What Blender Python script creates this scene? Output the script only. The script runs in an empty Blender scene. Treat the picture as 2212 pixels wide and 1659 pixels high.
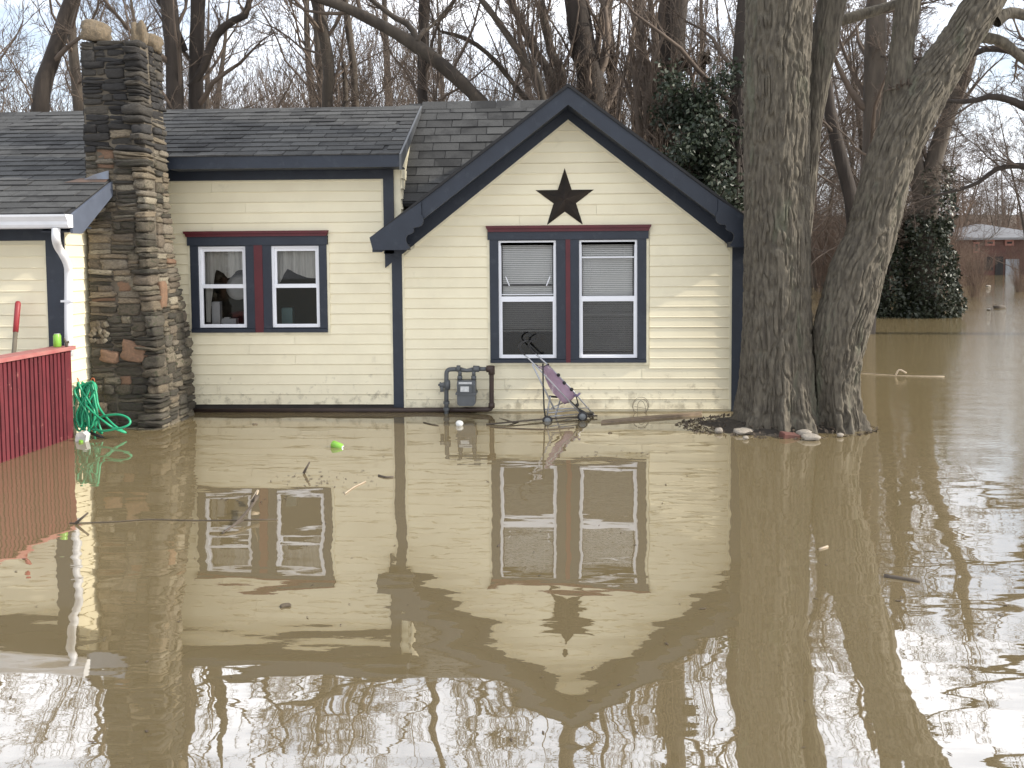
import bpy, math, random
import numpy as np
from mathutils import Vector, Matrix

random.seed(7)
RNG = np.random.default_rng(7)
scene = bpy.context.scene
COL = scene.collection
R = math.radians

# ------------------------------------------------------------------ camera
F, W0, H0 = 1791.0, 2212.0, 1659.0          # focal length and picture size in one pixel unit
YAW, PITCH, ROLL = R(2.3), R(3.0), R(0.42)
SHIFT = -0.0812
CAM = Vector((0.0, -8.95, 1.67))
fwd = Vector((-math.sin(YAW) * math.cos(PITCH), math.cos(YAW) * math.cos(PITCH), -math.sin(PITCH)))
rgt = fwd.cross(Vector((0, 0, 1))).normalized()
upv = rgt.cross(fwd).normalized()
c_, s_ = math.cos(ROLL), math.sin(ROLL)
rgt, upv = (rgt * c_ - upv * s_), (upv * c_ + rgt * s_)
cam_data = bpy.data.cameras.new('camera')
cam = bpy.data.objects.new('camera', cam_data)
COL.objects.link(cam)
cam.matrix_world = Matrix(((rgt.x, upv.x, -fwd.x, CAM.x), (rgt.y, upv.y, -fwd.y, CAM.y), (rgt.z, upv.z, -fwd.z, CAM.z), (0, 0, 0, 1)))
cam_data.sensor_width = 36.0
cam_data.lens = F / W0 * 36.0
cam_data.shift_y = SHIFT
cam_data.clip_end = 1500
cam_data.clip_start = 0.05
scene.camera = cam


def ray(xd, yd):
    u = (xd - W0 / 2) / F
    v = (H0 / 2 - yd) / F + SHIFT * W0 / F
    return fwd + rgt * u + upv * v


def P(xd, yd, Y):
    d = ray(xd, yd)
    return CAM + d * ((Y - CAM.y) / d.y)


def PZ(xd, yd, z=0.0):
    d = ray(xd, yd)
    return CAM + d * ((z - CAM.z) / d.z)


# ------------------------------------------------------------------ sky, sun, exposure
SUN_EL, SUN_AZ = R(31), R(-6.0)              # sun stands to the right, almost in line with the house front
world = bpy.data.worlds.new('World')
scene.world = world
world.use_nodes = True
wn, wl = world.node_tree.nodes, world.node_tree.links
wn.clear()
wout = wn.new('ShaderNodeOutputWorld')
bg = wn.new('ShaderNodeBackground')
sky = wn.new('ShaderNodeTexSky')
sky.sky_type = 'NISHITA'
sky.sun_disc = False
sky.sun_elevation = SUN_EL
sky.sun_rotation = R(90) - SUN_AZ
sky.air_density = 1.0
sky.dust_density = 1.5
tc = wn.new('ShaderNodeTexCoord')
mp = wn.new('ShaderNodeMapping')
mp.inputs['Scale'].default_value = (1, 1, 2.2)
cn = wn.new('ShaderNodeTexNoise')
cn.inputs['Scale'].default_value = 2.6
cn.inputs['Detail'].default_value = 7
cn.inputs['Roughness'].default_value = 0.6
cr = wn.new('ShaderNodeValToRGB')
cr.color_ramp.elements[0].position = 0.37
cr.color_ramp.elements[0].color = (0.25, 0.25, 0.25, 1)
cr.color_ramp.elements[1].position = 0.60
cr.color_ramp.elements[1].color = (1, 1, 1, 1)
mx = wn.new('ShaderNodeMixRGB')
mx.inputs['Color2'].default_value = (11.0, 11.3, 12.0, 1)     # bright broken cloud
bg.inputs['Strength'].default_value = 0.10
wl.new(tc.outputs['Generated'], mp.inputs['Vector'])
wl.new(mp.outputs['Vector'], cn.inputs['Vector'])
wl.new(cn.outputs['Fac'], cr.inputs['Fac'])
wl.new(cr.outputs['Color'], mx.inputs['Fac'])
wl.new(sky.outputs['Color'], mx.inputs['Color1'])
wl.new(mx.outputs['Color'], bg.inputs['Color'])
wl.new(bg.outputs['Background'], wout.inputs['Surface'])

sun_data = bpy.data.lights.new('sun', 'SUN')
sun_data.energy = 3.0
sun_data.angle = R(1.6)
sun_data.color = (1.0, 0.93, 0.82)
sun = bpy.data.objects.new('sun', sun_data)
COL.objects.link(sun)
sd = Vector((math.cos(SUN_EL) * math.cos(SUN_AZ), math.cos(SUN_EL) * math.sin(SUN_AZ), math.sin(SUN_EL)))
sun.rotation_euler = (-sd).to_track_quat('-Z', 'Y').to_euler()
sun.location = (20, 0, 20)

scene.view_settings.view_transform = 'Standard'
scene.view_settings.look = 'None'
scene.view_settings.gamma = 1.0
scene.view_settings.use_curve_mapping = False
scene.view_settings.exposure = 0.86
scene.render.engine = 'CYCLES'
scene.cycles.max_bounces = 8
scene.cycles.transparent_max_bounces = 16
scene.cycles.use_denoising = True

# ------------------------------------------------------------------ helpers
MATS = {}


def mat(name, col, col2=None, rough=0.6, scale=8.0, stretch=(1, 1, 1), detail=5, lo=0.3, hi=0.7, bump=0.0, bscale=40.0, bstretch=None,
        rnd=0.0, metal=0.0, spec=0.5, col3=None, scale3=3.0, lo3=0.55, hi3=0.65, hue_rnd=None):
    """Principled material: noise between two colours, optional blotches of a third, optional per-object lightness, optional bump."""
    m = bpy.data.materials.new(name)
    m.use_nodes = True
    n, l = m.node_tree.nodes, m.node_tree.links
    b = n['Principled BSDF']
    b.inputs['Roughness'].default_value = rough
    b.inputs['Metallic'].default_value = metal
    b.inputs['Specular IOR Level'].default_value = spec
    t = n.new('ShaderNodeTexCoord')
    mpn = n.new('ShaderNodeMapping')
    mpn.inputs['Scale'].default_value = stretch
    l.new(t.outputs['Object'], mpn.inputs['Vector'])
    oi = n.new('ShaderNodeObjectInfo')
    vec = mpn.outputs['Vector']
    if rnd or hue_rnd:
        ad = n.new('ShaderNodeVectorMath')
        ad.operation = 'ADD'
        ml = n.new('ShaderNodeMath')
        ml.operation = 'MULTIPLY'
        ml.inputs[1].default_value = 37.0
        l.new(oi.outputs['Random'], ml.inputs[0])
        l.new(mpn.outputs['Vector'], ad.inputs[0])
        l.new(ml.outputs[0], ad.inputs[1])
        vec = ad.outputs[0]
    nz = n.new('ShaderNodeTexNoise')
    nz.inputs['Scale'].default_value = scale
    nz.inputs['Detail'].default_value = detail
    l.new(vec, nz.inputs['Vector'])
    mr = n.new('ShaderNodeMapRange')
    mr.inputs[1].default_value = lo
    mr.inputs[2].default_value = hi
    l.new(nz.outputs['Fac'], mr.inputs[0])
    m1 = n.new('ShaderNodeMixRGB')
    col2 = col2 or tuple(c * 0.8 for c in col)
    m1.inputs['Color1'].default_value = (*col, 1)
    m1.inputs['Color2'].default_value = (*col2, 1)
    l.new(mr.outputs[0], m1.inputs['Fac'])
    out = m1.outputs[0]
    if hue_rnd:
        rp = n.new('ShaderNodeValToRGB')
        rp.color_ramp.interpolation = 'CONSTANT'
        els = rp.color_ramp.elements
        els[0].position = 0
        els[0].color = (*hue_rnd[0], 1)
        els[1].position = 1.0 / len(hue_rnd)
        els[1].color = (*hue_rnd[1], 1)
        for k in range(2, len(hue_rnd)):
            e = els.new(k / len(hue_rnd))
            e.color = (*hue_rnd[k], 1)
        l.new(oi.outputs['Random'], rp.inputs['Fac'])
        mm = n.new('ShaderNodeMixRGB')
        mm.blend_type = 'MULTIPLY'
        mm.inputs['Fac'].default_value = 1
        l.new(rp.outputs[0], mm.inputs['Color1'])
        l.new(out, mm.inputs['Color2'])
        out = mm.outputs[0]
    if col3:
        n3 = n.new('ShaderNodeTexNoise')
        n3.inputs['Scale'].default_value = scale3
        n3.inputs['Detail'].default_value = 6
        n3.inputs['Roughness'].default_value = 0.65
        l.new(vec, n3.inputs['Vector'])
        r3 = n.new('ShaderNodeMapRange')
        r3.inputs[1].default_value = lo3
        r3.inputs[2].default_value = hi3
        l.new(n3.outputs['Fac'], r3.inputs[0])
        m3 = n.new('ShaderNodeMixRGB')
        m3.inputs['Color2'].default_value = (*col3, 1)
        l.new(r3.outputs[0], m3.inputs['Fac'])
        l.new(out, m3.inputs['Color1'])
        out = m3.outputs[0]
    if rnd:
        m2 = n.new('ShaderNodeMixRGB')
        m2.blend_type = 'MULTIPLY'
        m2.inputs['Fac'].default_value = 1
        r2 = n.new('ShaderNodeMapRange')
        r2.inputs[3].default_value = 1 - rnd
        r2.inputs[4].default_value = 1 + rnd
        l.new(oi.outputs['Random'], r2.inputs[0])
        l.new(out, m2.inputs['Color1'])
        l.new(r2.outputs[0], m2.inputs['Color2'])
        out = m2.outputs[0]
    l.new(out, b.inputs['Base Color'])
    if bump:
        nb = n.new('ShaderNodeTexNoise')
        nb.inputs['Scale'].default_value = bscale
        nb.inputs['Detail'].default_value = 6
        src = vec
        if bstretch:
            mb2 = n.new('ShaderNodeMapping')
            mb2.inputs['Scale'].default_value = bstretch
            l.new(t.outputs['Object'], mb2.inputs['Vector'])
            src = mb2.outputs['Vector']
        l.new(src, nb.inputs['Vector'])
        bp = n.new('ShaderNodeBump')
        bp.inputs['Strength'].default_value = 1.0
        bp.inputs['Distance'].default_value = bump
        l.new(nb.outputs['Fac'], bp.inputs['Height'])
        l.new(bp.outputs[0], b.inputs['Normal'])
    MATS[name] = m
    return m


class MB:
    """Collects vertices and faces; build() links them as one mesh object."""

    def __init__(self):
        self.v, self.f = [], []

    def poly(self, pts):
        i = len(self.v)
        self.v += [tuple(p) for p in pts]
        self.f.append(tuple(range(i, i + len(pts))))
        return self

    def box(self, x0, x1, y0, y1, z0, z1):
        i = len(self.v)
        self.v += [(x0, y0, z0), (x1, y0, z0), (x1, y1, z0), (x0, y1, z0), (x0, y0, z1), (x1, y0, z1), (x1, y1, z1), (x0, y1, z1)]
        self.f += [tuple(i + k for k in q) for q in ((0, 3, 2, 1), (4, 5, 6, 7), (0, 1, 5, 4), (1, 2, 6, 5), (2, 3, 7, 6), (3, 0, 4, 7))]
        return self

    def prism(self, poly, dvec):
        """polygon (list of 3D points) swept along dvec"""
        i, n = len(self.v), len(poly)
        d = Vector(dvec)
        self.v += [tuple(p) for p in poly] + [tuple(Vector(p) + d) for p in poly]
        self.f.append(tuple(range(i, i + n)))
        self.f.append(tuple(range(i + 2 * n - 1, i + n - 1, -1)))
        for k in range(n):
            a, b = i + k, i + (k + 1) % n
            self.f.append((b, a, a + n, b + n))
        return self

    def tube(self, pts, rad, n=8, cap=True):
        pts = [Vector(p) for p in pts]
        m = len(pts)
        rads = rad if isinstance(rad, (list, tuple)) else [rad] * m
        i = len(self.v)
        t0 = (pts[1] - pts[0]).normalized()
        u = t0.orthogonal().normalized()
        for k in range(m):
            t = (pts[min(k + 1, m - 1)] - pts[max(k - 1, 0)]).normalized()
            u = (u - t * u.dot(t)).normalized()
            w = t.cross(u)
            for j in range(n):
                a = 2 * math.pi * j / n
                self.v.append(tuple(pts[k] + (u * math.cos(a) + w * math.sin(a)) * rads[k]))
        for k in range(m - 1):
            for j in range(n):
                a, b = i + k * n + j, i + k * n + (j + 1) % n
                self.f.append((a, b, b + n, a + n))
        if cap:
            self.f.append(tuple(i + j for j in range(n))[::-1])
            self.f.append(tuple(i + (m - 1) * n + j for j in range(n)))
        return self

    def lathe(self, base, axis, prof, n=16):
        """prof: list of (distance along axis, radius)"""
        base, axis = Vector(base), Vector(axis).normalized()
        u = axis.orthogonal().normalized()
        w = axis.cross(u)
        i, m = len(self.v), len(prof)
        for (s, r) in prof:
            for j in range(n):
                a = 2 * math.pi * j / n
                self.v.append(tuple(base + axis * s + (u * math.cos(a) + w * math.sin(a)) * r))
        for k in range(m - 1):
            for j in range(n):
                a, b = i + k * n + j, i + k * n + (j + 1) % n
                self.f.append((a, b, b + n, a + n))
        self.f.append(tuple(i + j for j in range(n))[::-1])
        self.f.append(tuple(i + (m - 1) * n + j for j in range(n)))
        return self

    def mesh(self, name, m, smooth=False):
        me = bpy.data.meshes.new(name)
        me.from_pydata(self.v, [], self.f)
        me.materials.append(m)
        if smooth:
            me.polygons.foreach_set('use_smooth', [True] * len(me.polygons))
        me.update()
        return me

    def build(self, name, m, parent=None, smooth=False):
        return put(name, self.mesh(name, m, smooth), parent)


def put(name, me, parent=None, loc=None, rot=None, scl=None):
    o = bpy.data.objects.new(name, me)
    COL.objects.link(o)
    if loc is not None:
        o.location = loc
    if rot is not None:
        o.rotation_euler = rot
    if scl is not None:
        o.scale = scl
    if parent is not None:
        o.parent = parent
    return o


def empty(name, loc=(0, 0, 0)):
    o = bpy.data.objects.new(name, None)
    o.empty_display_size = 0.1
    COL.objects.link(o)
    o.location = loc
    return o


def tag(o, label=None, cat=None, group=None, kind=None):
    if label:
        o['label'] = label
    if cat:
        o['category'] = cat
    if group:
        o['group'] = group
    if kind:
        o['kind'] = kind
    return o


def np_mesh(name, v, quads, m, smooth=True):
    me = bpy.data.meshes.new(name)
    nv, nf = len(v), len(quads)
    k = quads.shape[1]
    me.vertices.add(nv)
    me.vertices.foreach_set('co', np.ascontiguousarray(v, dtype=np.float32).ravel())
    me.loops.add(nf * k)
    me.loops.foreach_set('vertex_index', np.ascontiguousarray(quads, dtype=np.int32).ravel())
    me.polygons.add(nf)
    me.polygons.foreach_set('loop_start', np.arange(0, nf * k, k, dtype=np.int32))
    if smooth:
        me.polygons.foreach_set('use_smooth', np.ones(nf, dtype=bool))
    me.materials.append(m)
    me.update(calc_edges=True)
    return me


def spline(pts, per=6):
    """Catmull-Rom through 3D points"""
    pts = [Vector(p) for p in pts]
    q = [pts[0] * 2 - pts[1]] + pts + [pts[-1] * 2 - pts[-2]]
    out = []
    for i in range(1, len(q) - 2):
        for k in range(per):
            t = k / per
            a, b, c, d = q[i - 1], q[i], q[i + 1], q[i + 2]
            out.append(0.5 * ((2 * b) + (c - a) * t + (2 * a - 5 * b + 4 * c - d) * t * t + (3 * b - a - 3 * c + d) * t ** 3))
    out.append(pts[-1])
    return out


def vnoise(p, seed=0):
    """value noise on an (N,3) array, 0..1"""
    i = np.floor(p).astype(np.int64)
    f = p - i
    u = f * f * (3 - 2 * f)

    def h(a, b, c):
        x = (a * 374761393 + b * 668265263 + c * 2147483647 + seed * 144665) & 0xFFFFFFFF
        x = ((x ^ (x >> 13)) * 1274126177) & 0xFFFFFFFF
        x = ((x ^ (x >> 16)) * 2246822519) & 0xFFFFFFFF
        return ((x ^ (x >> 15)) & 0xFFFFFF) / float(0xFFFFFF)
    r = 0
    for dx in (0, 1):
        wx = u[:, 0] if dx else 1 - u[:, 0]
        for dy in (0, 1):
            wy = u[:, 1] if dy else 1 - u[:, 1]
            for dz in (0, 1):
                wz = u[:, 2] if dz else 1 - u[:, 2]
                r = r + wx * wy * wz * h(i[:, 0] + dx, i[:, 1] + dy, i[:, 2] + dz)
    return r


def fbm(p, octv=4, seed=0):
    r, a, tot = 0, 1.0, 0
    for k in range(octv):
        r = r + a * vnoise(p * (2 ** k) + 17.3 * k, seed + k)
        tot += a
        a *= 0.5
    return r / tot


# ------------------------------------------------------------------ materials
siding_m = mat('cream_siding', (0.78, 0.715, 0.52), (0.73, 0.66, 0.475), rough=0.5, scale=3.0, rnd=0.02)
side_n = siding_m.node_tree


def add_mud(m, top=0.75, amount=0.75, colr=(0.20, 0.165, 0.10), scale=9.0, lo=0.56, hi=0.66):
    """flood dirt: irregular smears that get rarer higher up the wall"""
    n, l = m.node_tree.nodes, m.node_tree.links
    b = n['Principled BSDF']
    src = b.inputs['Base Color'].links[0].from_socket
    g = n.new('ShaderNodeNewGeometry')
    sp = n.new('ShaderNodeSeparateXYZ')
    l.new(g.outputs['Position'], sp.inputs[0])
    hz = n.new('ShaderNodeMapRange')
    hz.inputs[1].default_value = 0.0
    hz.inputs[2].default_value = top
    hz.inputs[3].default_value = 0.16
    hz.inputs[4].default_value = -0.14
    l.new(sp.outputs['Z'], hz.inputs[0])
    nz = n.new('ShaderNodeTexNoise')
    nz.inputs['Scale'].default_value = scale
    nz.inputs['Detail'].default_value = 8
    nz.inputs['Roughness'].default_value = 0.68
    l.new(g.outputs['Position'], nz.inputs['Vector'])
    ad = n.new('ShaderNodeMath')
    ad.operation = 'ADD'
    l.new(nz.outputs['Fac'], ad.inputs[0])
    l.new(hz.outputs[0], ad.inputs[1])
    mr = n.new('ShaderNodeMapRange')
    mr.inputs[1].default_value = lo
    mr.inputs[2].default_value = hi
    mr.inputs[4].default_value = amount
    l.new(ad.outputs[0], mr.inputs[0])
    mxx = n.new('ShaderNodeMixRGB')
    mxx.inputs['Color2'].default_value = (*colr, 1)
    l.new(mr.outputs[0], mxx.inputs['Fac'])
    l.new(src, mxx.inputs['Color1'])
    l.new(mxx.outputs[0], b.inputs['Base Color'])


add_mud(siding_m, lo=0.62, hi=0.76, amount=0.6)
add_mud(siding_m, top=0.16, lo=0.50, hi=0.72, amount=0.55, scale=3.0, colr=(0.33, 0.28, 0.19))
add_mud(siding_m, top=6.0, lo=0.58, hi=0.95, amount=0.35, scale=1.7, colr=(0.50, 0.45, 0.33))
trimc_m = mat('cream_trim', (0.78, 0.715, 0.52), rough=0.5)
blue_m = mat('slate_blue_paint', (0.018, 0.025, 0.039), (0.013, 0.018, 0.029), rough=0.55, scale=5, bump=0.0012, bscale=60, col3=(0.030, 0.037, 0.050), scale3=9, lo3=0.56, hi3=0.72)
red_m = mat('dark_red_paint', (0.098, 0.008, 0.014), (0.070, 0.006, 0.010), rough=0.5, scale=6)
railred_m = mat('weathered_red_paint', (0.125, 0.017, 0.024), (0.085, 0.012, 0.017), rough=0.6, scale=7, rnd=0.12, col3=(0.28, 0.10, 0.09), scale3=14, lo3=0.62, hi3=0.72)
railtop_m = mat('faded_red_cap', (0.30, 0.085, 0.085), (0.36, 0.17, 0.15), rough=0.6, scale=5, stretch=(4, 1, 4))
vinyl_m = mat('white_vinyl', (0.78, 0.79, 0.82), (0.72, 0.73, 0.77), rough=0.35, scale=4)
gutter_m = mat('white_gutter', (0.66, 0.67, 0.69), (0.55, 0.56, 0.58), rough=0.4, scale=4)
shingle_m = mat('grey_shingle', (0.062, 0.062, 0.060), (0.041, 0.041, 0.040), rough=0.92, scale=60, rnd=0.30, bump=0.002, bscale=160, col3=(0.022, 0.022, 0.022), scale3=2.0, lo3=0.5, hi3=0.62)
roofbase_m = mat('roof_felt', (0.028, 0.028, 0.029), rough=0.95)
sooty_m = mat('sooty_stone', (1.05, 1.05, 1.05), (0.55, 0.55, 0.55), rough=0.9, scale=9, bump=0.012, bscale=22, rnd=0.2, hue_rnd=[(0.034, 0.031, 0.029), (0.048, 0.044, 0.040), (0.062, 0.056, 0.048), (0.040, 0.038, 0.037), (0.080, 0.070, 0.056)])
tan_m = mat('tan_stone', (1.1, 1.1, 1.1), (0.55, 0.54, 0.52), rough=0.9, scale=9, bump=0.012, bscale=22, rnd=0.18, col3=(0.05, 0.047, 0.042), scale3=5, lo3=0.56, hi3=0.70, hue_rnd=[(0.26, 0.215, 0.15), (0.20, 0.163, 0.113), (0.34, 0.30, 0.225), (0.16, 0.13, 0.096), (0.24, 0.195, 0.137), (0.20, 0.173, 0.133)])
mossy_m = mat('dark_mossy_stone', (1.05, 1.05, 1.05), (0.5, 0.5, 0.48), rough=0.9, scale=9, bump=0.012, bscale=22, rnd=0.2, col3=(0.040, 0.044, 0.022), scale3=4, lo3=0.52, hi3=0.66, hue_rnd=[(0.090, 0.077, 0.058), (0.13, 0.108, 0.078), (0.066, 0.058, 0.047), (0.20, 0.17, 0.125), (0.10, 0.088, 0.070)])
orange_m = mat('orange_stone', (0.23, 0.135, 0.082), (0.15, 0.095, 0.062), rough=0.9, scale=9, bump=0.01, bscale=22)
capstone_m = mat('cap_stone', (0.20, 0.155, 0.10), (0.11, 0.088, 0.062), rough=0.95, scale=8, bump=0.012, bscale=20)
mortar_m = mat('mortar', (0.125, 0.105, 0.078), (0.065, 0.055, 0.042), rough=0.95, scale=6, bump=0.01, bscale=30, col3=(0.19, 0.165, 0.12), scale3=3.5)
bark_m = mat('furrowed_bark', (0.115, 0.099, 0.073), (0.056, 0.047, 0.035), rough=0.92, scale=34, stretch=(1, 1, 0.22), lo=0.38, hi=0.66, bump=0.016, bscale=34, bstretch=(1, 1, 0.3), col3=(0.100, 0.106, 0.070), scale3=4.5, lo3=0.58, hi3=0.74)
barkf_m = mat('grey_brown_bark', (0.085, 0.068, 0.051), (0.043, 0.034, 0.026), rough=0.92, scale=5, stretch=(1, 1, 0.3), bump=0.02, bscale=16, bstretch=(1, 1, 0.2), rnd=0.15)
barkd_m = mat('dark_bark', (0.048, 0.037, 0.029), (0.025, 0.019, 0.015), rough=0.92, scale=5, stretch=(1, 1, 0.3), bump=0.02, bscale=16, bstretch=(1, 1, 0.2))
twig_m = mat('brown_twigs', (0.13, 0.097, 0.073), (0.075, 0.056, 0.043), rough=0.9, scale=3)
brush_m = mat('russet_brush', (0.15, 0.098, 0.068), (0.085, 0.057, 0.041), rough=0.9, scale=1.0)
leaf_m = mat('evergreen_leaf', (0.016, 0.026, 0.012), (0.028, 0.040, 0.019), rough=0.5, scale=1.5, spec=0.5)
ivy_m = mat('ivy_leaf', (0.019, 0.026, 0.013), (0.034, 0.040, 0.020), rough=0.45, scale=1.5)
deadleaf_m = mat('dead_leaf', (0.075, 0.055, 0.035), (0.045, 0.036, 0.024), rough=0.8, scale=4)
brown_pipe_m = mat('brown_pipe', (0.035, 0.022, 0.018), (0.05, 0.030, 0.022), rough=0.55, scale=8)
grey_m = mat('grey_meter_paint', (0.105, 0.112, 0.115), (0.075, 0.080, 0.083), rough=0.5, scale=10)
hose_m = mat('green_hose', (0.022, 0.34, 0.17), (0.016, 0.27, 0.13), rough=0.38, scale=4)
star_m = mat('rusty_black_metal', (0.011, 0.009, 0.008), (0.028, 0.018, 0.013), rough=0.5, scale=7, metal=0.2)
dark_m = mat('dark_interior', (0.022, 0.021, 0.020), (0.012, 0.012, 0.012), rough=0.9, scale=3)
curtain_m = mat('grey_lace', (0.50, 0.49, 0.44), (0.34, 0.33, 0.30), rough=0.9, scale=5, stretch=(9, 1, 0.7))
blind_m = mat('pale_blind', (0.80, 0.80, 0.77), (0.72, 0.72, 0.70), rough=0.6, scale=3)
steel_m = mat('stroller_tube', (0.50, 0.50, 0.52), (0.35, 0.35, 0.36), rough=0.35, metal=0.7, scale=12)
black_m = mat('black_plastic', (0.018, 0.017, 0.018), rough=0.5)
pink_m = mat('faded_pink_fabric', (0.36, 0.25, 0.31), (0.25, 0.17, 0.22), rough=0.9, scale=7, col3=(0.55, 0.48, 0.46), scale3=6, lo3=0.6, hi3=0.64, bump=0.004, bscale=25)
wheel_m = mat('grey_wheel', (0.20, 0.21, 0.21), rough=0.6)
wood_m = mat('wet_plank', (0.24, 0.175, 0.115), (0.13, 0.095, 0.065), rough=0.6, scale=4, stretch=(1, 8, 8))
stick_m = mat('wet_stick', (0.055, 0.042, 0.030), (0.09, 0.07, 0.05), rough=0.7, scale=10)
palestick_m = mat('pale_stick', (0.42, 0.34, 0.25), (0.30, 0.24, 0.17), rough=0.7, scale=10)
canlime_m = mat('lime_can', (0.20, 0.42, 0.05), (0.16, 0.36, 0.045), rough=0.35, scale=5)
alu_m = mat('bare_aluminium', (0.7, 0.7, 0.7), rough=0.35, metal=0.8)
whitestone_m = mat('pale_stone', (0.34, 0.30, 0.25), (0.17, 0.15, 0.12), rough=0.85, scale=12)
brickr_m = mat('red_brick', (0.13, 0.050, 0.038), (0.08, 0.036, 0.028), rough=0.9, scale=10)
litter_m = mat('leaf_litter', (0.055, 0.040, 0.028), (0.10, 0.075, 0.05), rough=0.9, scale=30, bump=0.01, bscale=60)
soil_m = mat('wet_soil', (0.045, 0.035, 0.025), (0.028, 0.022, 0.016), rough=0.85, scale=12, bump=0.015, bscale=40)
ground_m = mat('leafy_ground', (0.12, 0.085, 0.058), (0.075, 0.056, 0.038), rough=0.95, scale=0.8)
foundation_m = mat('dark_foundation', (0.05, 0.042, 0.036), (0.03, 0.026, 0.022), rough=0.9, scale=5)
clear_m = mat('frosted_plastic', (0.75, 0.77, 0.76), (0.6, 0.62, 0.6), rough=0.25, scale=10)
clear_m.node_tree.nodes['Principled BSDF'].inputs['Alpha'].default_value = 0.65
label_m = mat('white_label', (0.62, 0.62, 0.60), (0.40, 0.41, 0.41), rough=0.6, scale=30)


def glass_material(name, tint=1.0, cover=0.0):
    m = bpy.data.materials.new(name)
    m.use_nodes = True
    n, l = m.node_tree.nodes, m.node_tree.links
    n.clear()
    o = n.new('ShaderNodeOutputMaterial')
    tr = n.new('ShaderNodeBsdfTransparent')
    tr.inputs[0].default_value = (tint, tint, tint, 1)
    gl = n.new('ShaderNodeBsdfGlossy')
    gl.inputs['Roughness'].default_value = 0.02
    fr = n.new('ShaderNodeFresnel')
    fr.inputs[0].default_value = 1.5
    mxs = n.new('ShaderNodeMixShader')
    l.new(fr.outputs[0], mxs.inputs[0])
    l.new(tr.outputs[0], mxs.inputs[1])
    l.new(gl.outputs[0], mxs.inputs[2])
    out = mxs.outputs[0]
    if cover:
        df = n.new('ShaderNodeBsdfDiffuse')
        df.inputs[0].default_value = (0.014, 0.014, 0.014, 1)
        m2 = n.new('ShaderNodeMixShader')
        m2.inputs[0].default_value = cover
        l.new(out, m2.inputs[1])
        l.new(df.outputs[0], m2.inputs[2])
        out = m2.outputs[0]
    l.new(out, o.inputs[0])
    return m


glass_m = glass_material('window_glass', 0.92)
screen_m = glass_material('insect_screen', 0.9, 0.55)

# ------------------------------------------------------------------ water and ground
water_m = bpy.data.materials.new('muddy_water')
water_m.use_nodes = True
n, l = water_m.node_tree.nodes, water_m.node_tree.links
b = n['Principled BSDF']
b.inputs['Roughness'].default_value = 0.012
b.inputs['IOR'].default_value = 3.5
b.inputs['Specular IOR Level'].default_value = 0.72
g = n.new('ShaderNodeNewGeometry')
mudn = n.new('ShaderNodeTexNoise')
mudn.inputs['Scale'].default_value = 0.5
mudn.inputs['Detail'].default_value = 5
l.new(g.outputs['Position'], mudn.inputs['Vector'])
mudc = n.new('ShaderNodeMixRGB')
mudc.inputs['Color1'].default_value = (0.160, 0.124, 0.064, 1)
mudc.inputs['Color2'].default_value = (0.185, 0.144, 0.078, 1)
l.new(mudn.outputs['Fac'], mudc.inputs['Fac'])
l.new(mudc.outputs[0], b.inputs['Base Color'])


def wave(scl, noise_scale, detail, rough=0.5, loc=(0, 0, 0)):
    mpw = n.new('ShaderNodeMapping')
    mpw.inputs['Scale'].default_value = scl
    mpw.inputs['Location'].default_value = loc
    nw = n.new('ShaderNodeTexNoise')
    nw.inputs['Scale'].default_value = noise_scale
    nw.inputs['Detail'].default_value = detail
    nw.inputs['Roughness'].default_value = rough
    l.new(g.outputs['Position'], mpw.inputs['Vector'])
    l.new(mpw.outputs[0], nw.inputs['Vector'])
    return nw.outputs['Fac']


def mth(op, a, b2):
    m_ = n.new('ShaderNodeMath')
    m_.operation = op
    for k, v in enumerate((a, b2)):
        if isinstance(v, (int, float)):
            m_.inputs[k].default_value = v
        else:
            l.new(v, m_.inputs[k])
    return m_.outputs[0]


swell = wave((1, 1.3, 1), 1.1, 1, 0.4)
ripple = wave((1.2, 3.4, 1), 1.6, 1.5, 0.4)
fine = wave((5, 16, 1), 2.0, 2)
sp = n.new('ShaderNodeSeparateXYZ')
l.new(g.outputs['Position'], sp.inputs[0])
wind = n.new('ShaderNodeMapRange')                     # open water right of the trees catches the wind
wind.inputs[1].default_value = 2.9
wind.inputs[2].default_value = 5.5
l.new(sp.outputs['X'], wind.inputs[0])
windy = n.new('ShaderNodeMapRange')
windy.inputs[1].default_value = -4.0
windy.inputs[2].default_value = -1.5
l.new(sp.outputs['Y'], windy.inputs[0])
windf = mth('MULTIPLY', wind.outputs[0], windy.outputs[0])
patch = wave((0.35, 0.5, 1), 1.0, 2, loc=(5, 3, 0))
fine_amp = mth('ADD', 0.012, mth('MULTIPLY', windf, 0.6))
h = mth('ADD', mth('MULTIPLY', swell, 1.2), mth('ADD', mth('MULTIPLY', ripple, mth('ADD', 0.25, mth('MULTIPLY', patch, 0.5))), mth('MULTIPLY', fine, fine_amp)))
bp = n.new('ShaderNodeBump')
bp.inputs['Strength'].default_value = 1.0
bp.inputs['Distance'].default_value = 0.0052
l.new(h, bp.inputs['Height'])
l.new(bp.outputs[0], b.inputs['Normal'])

wm = MB().poly([(-260, -60, 0), (260, -60, 0), (260, 320, 0), (-260, 320, 0)]).build('water', water_m)
tag(wm, 'still muddy brown flood water around the cottage', kind='structure')

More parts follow.
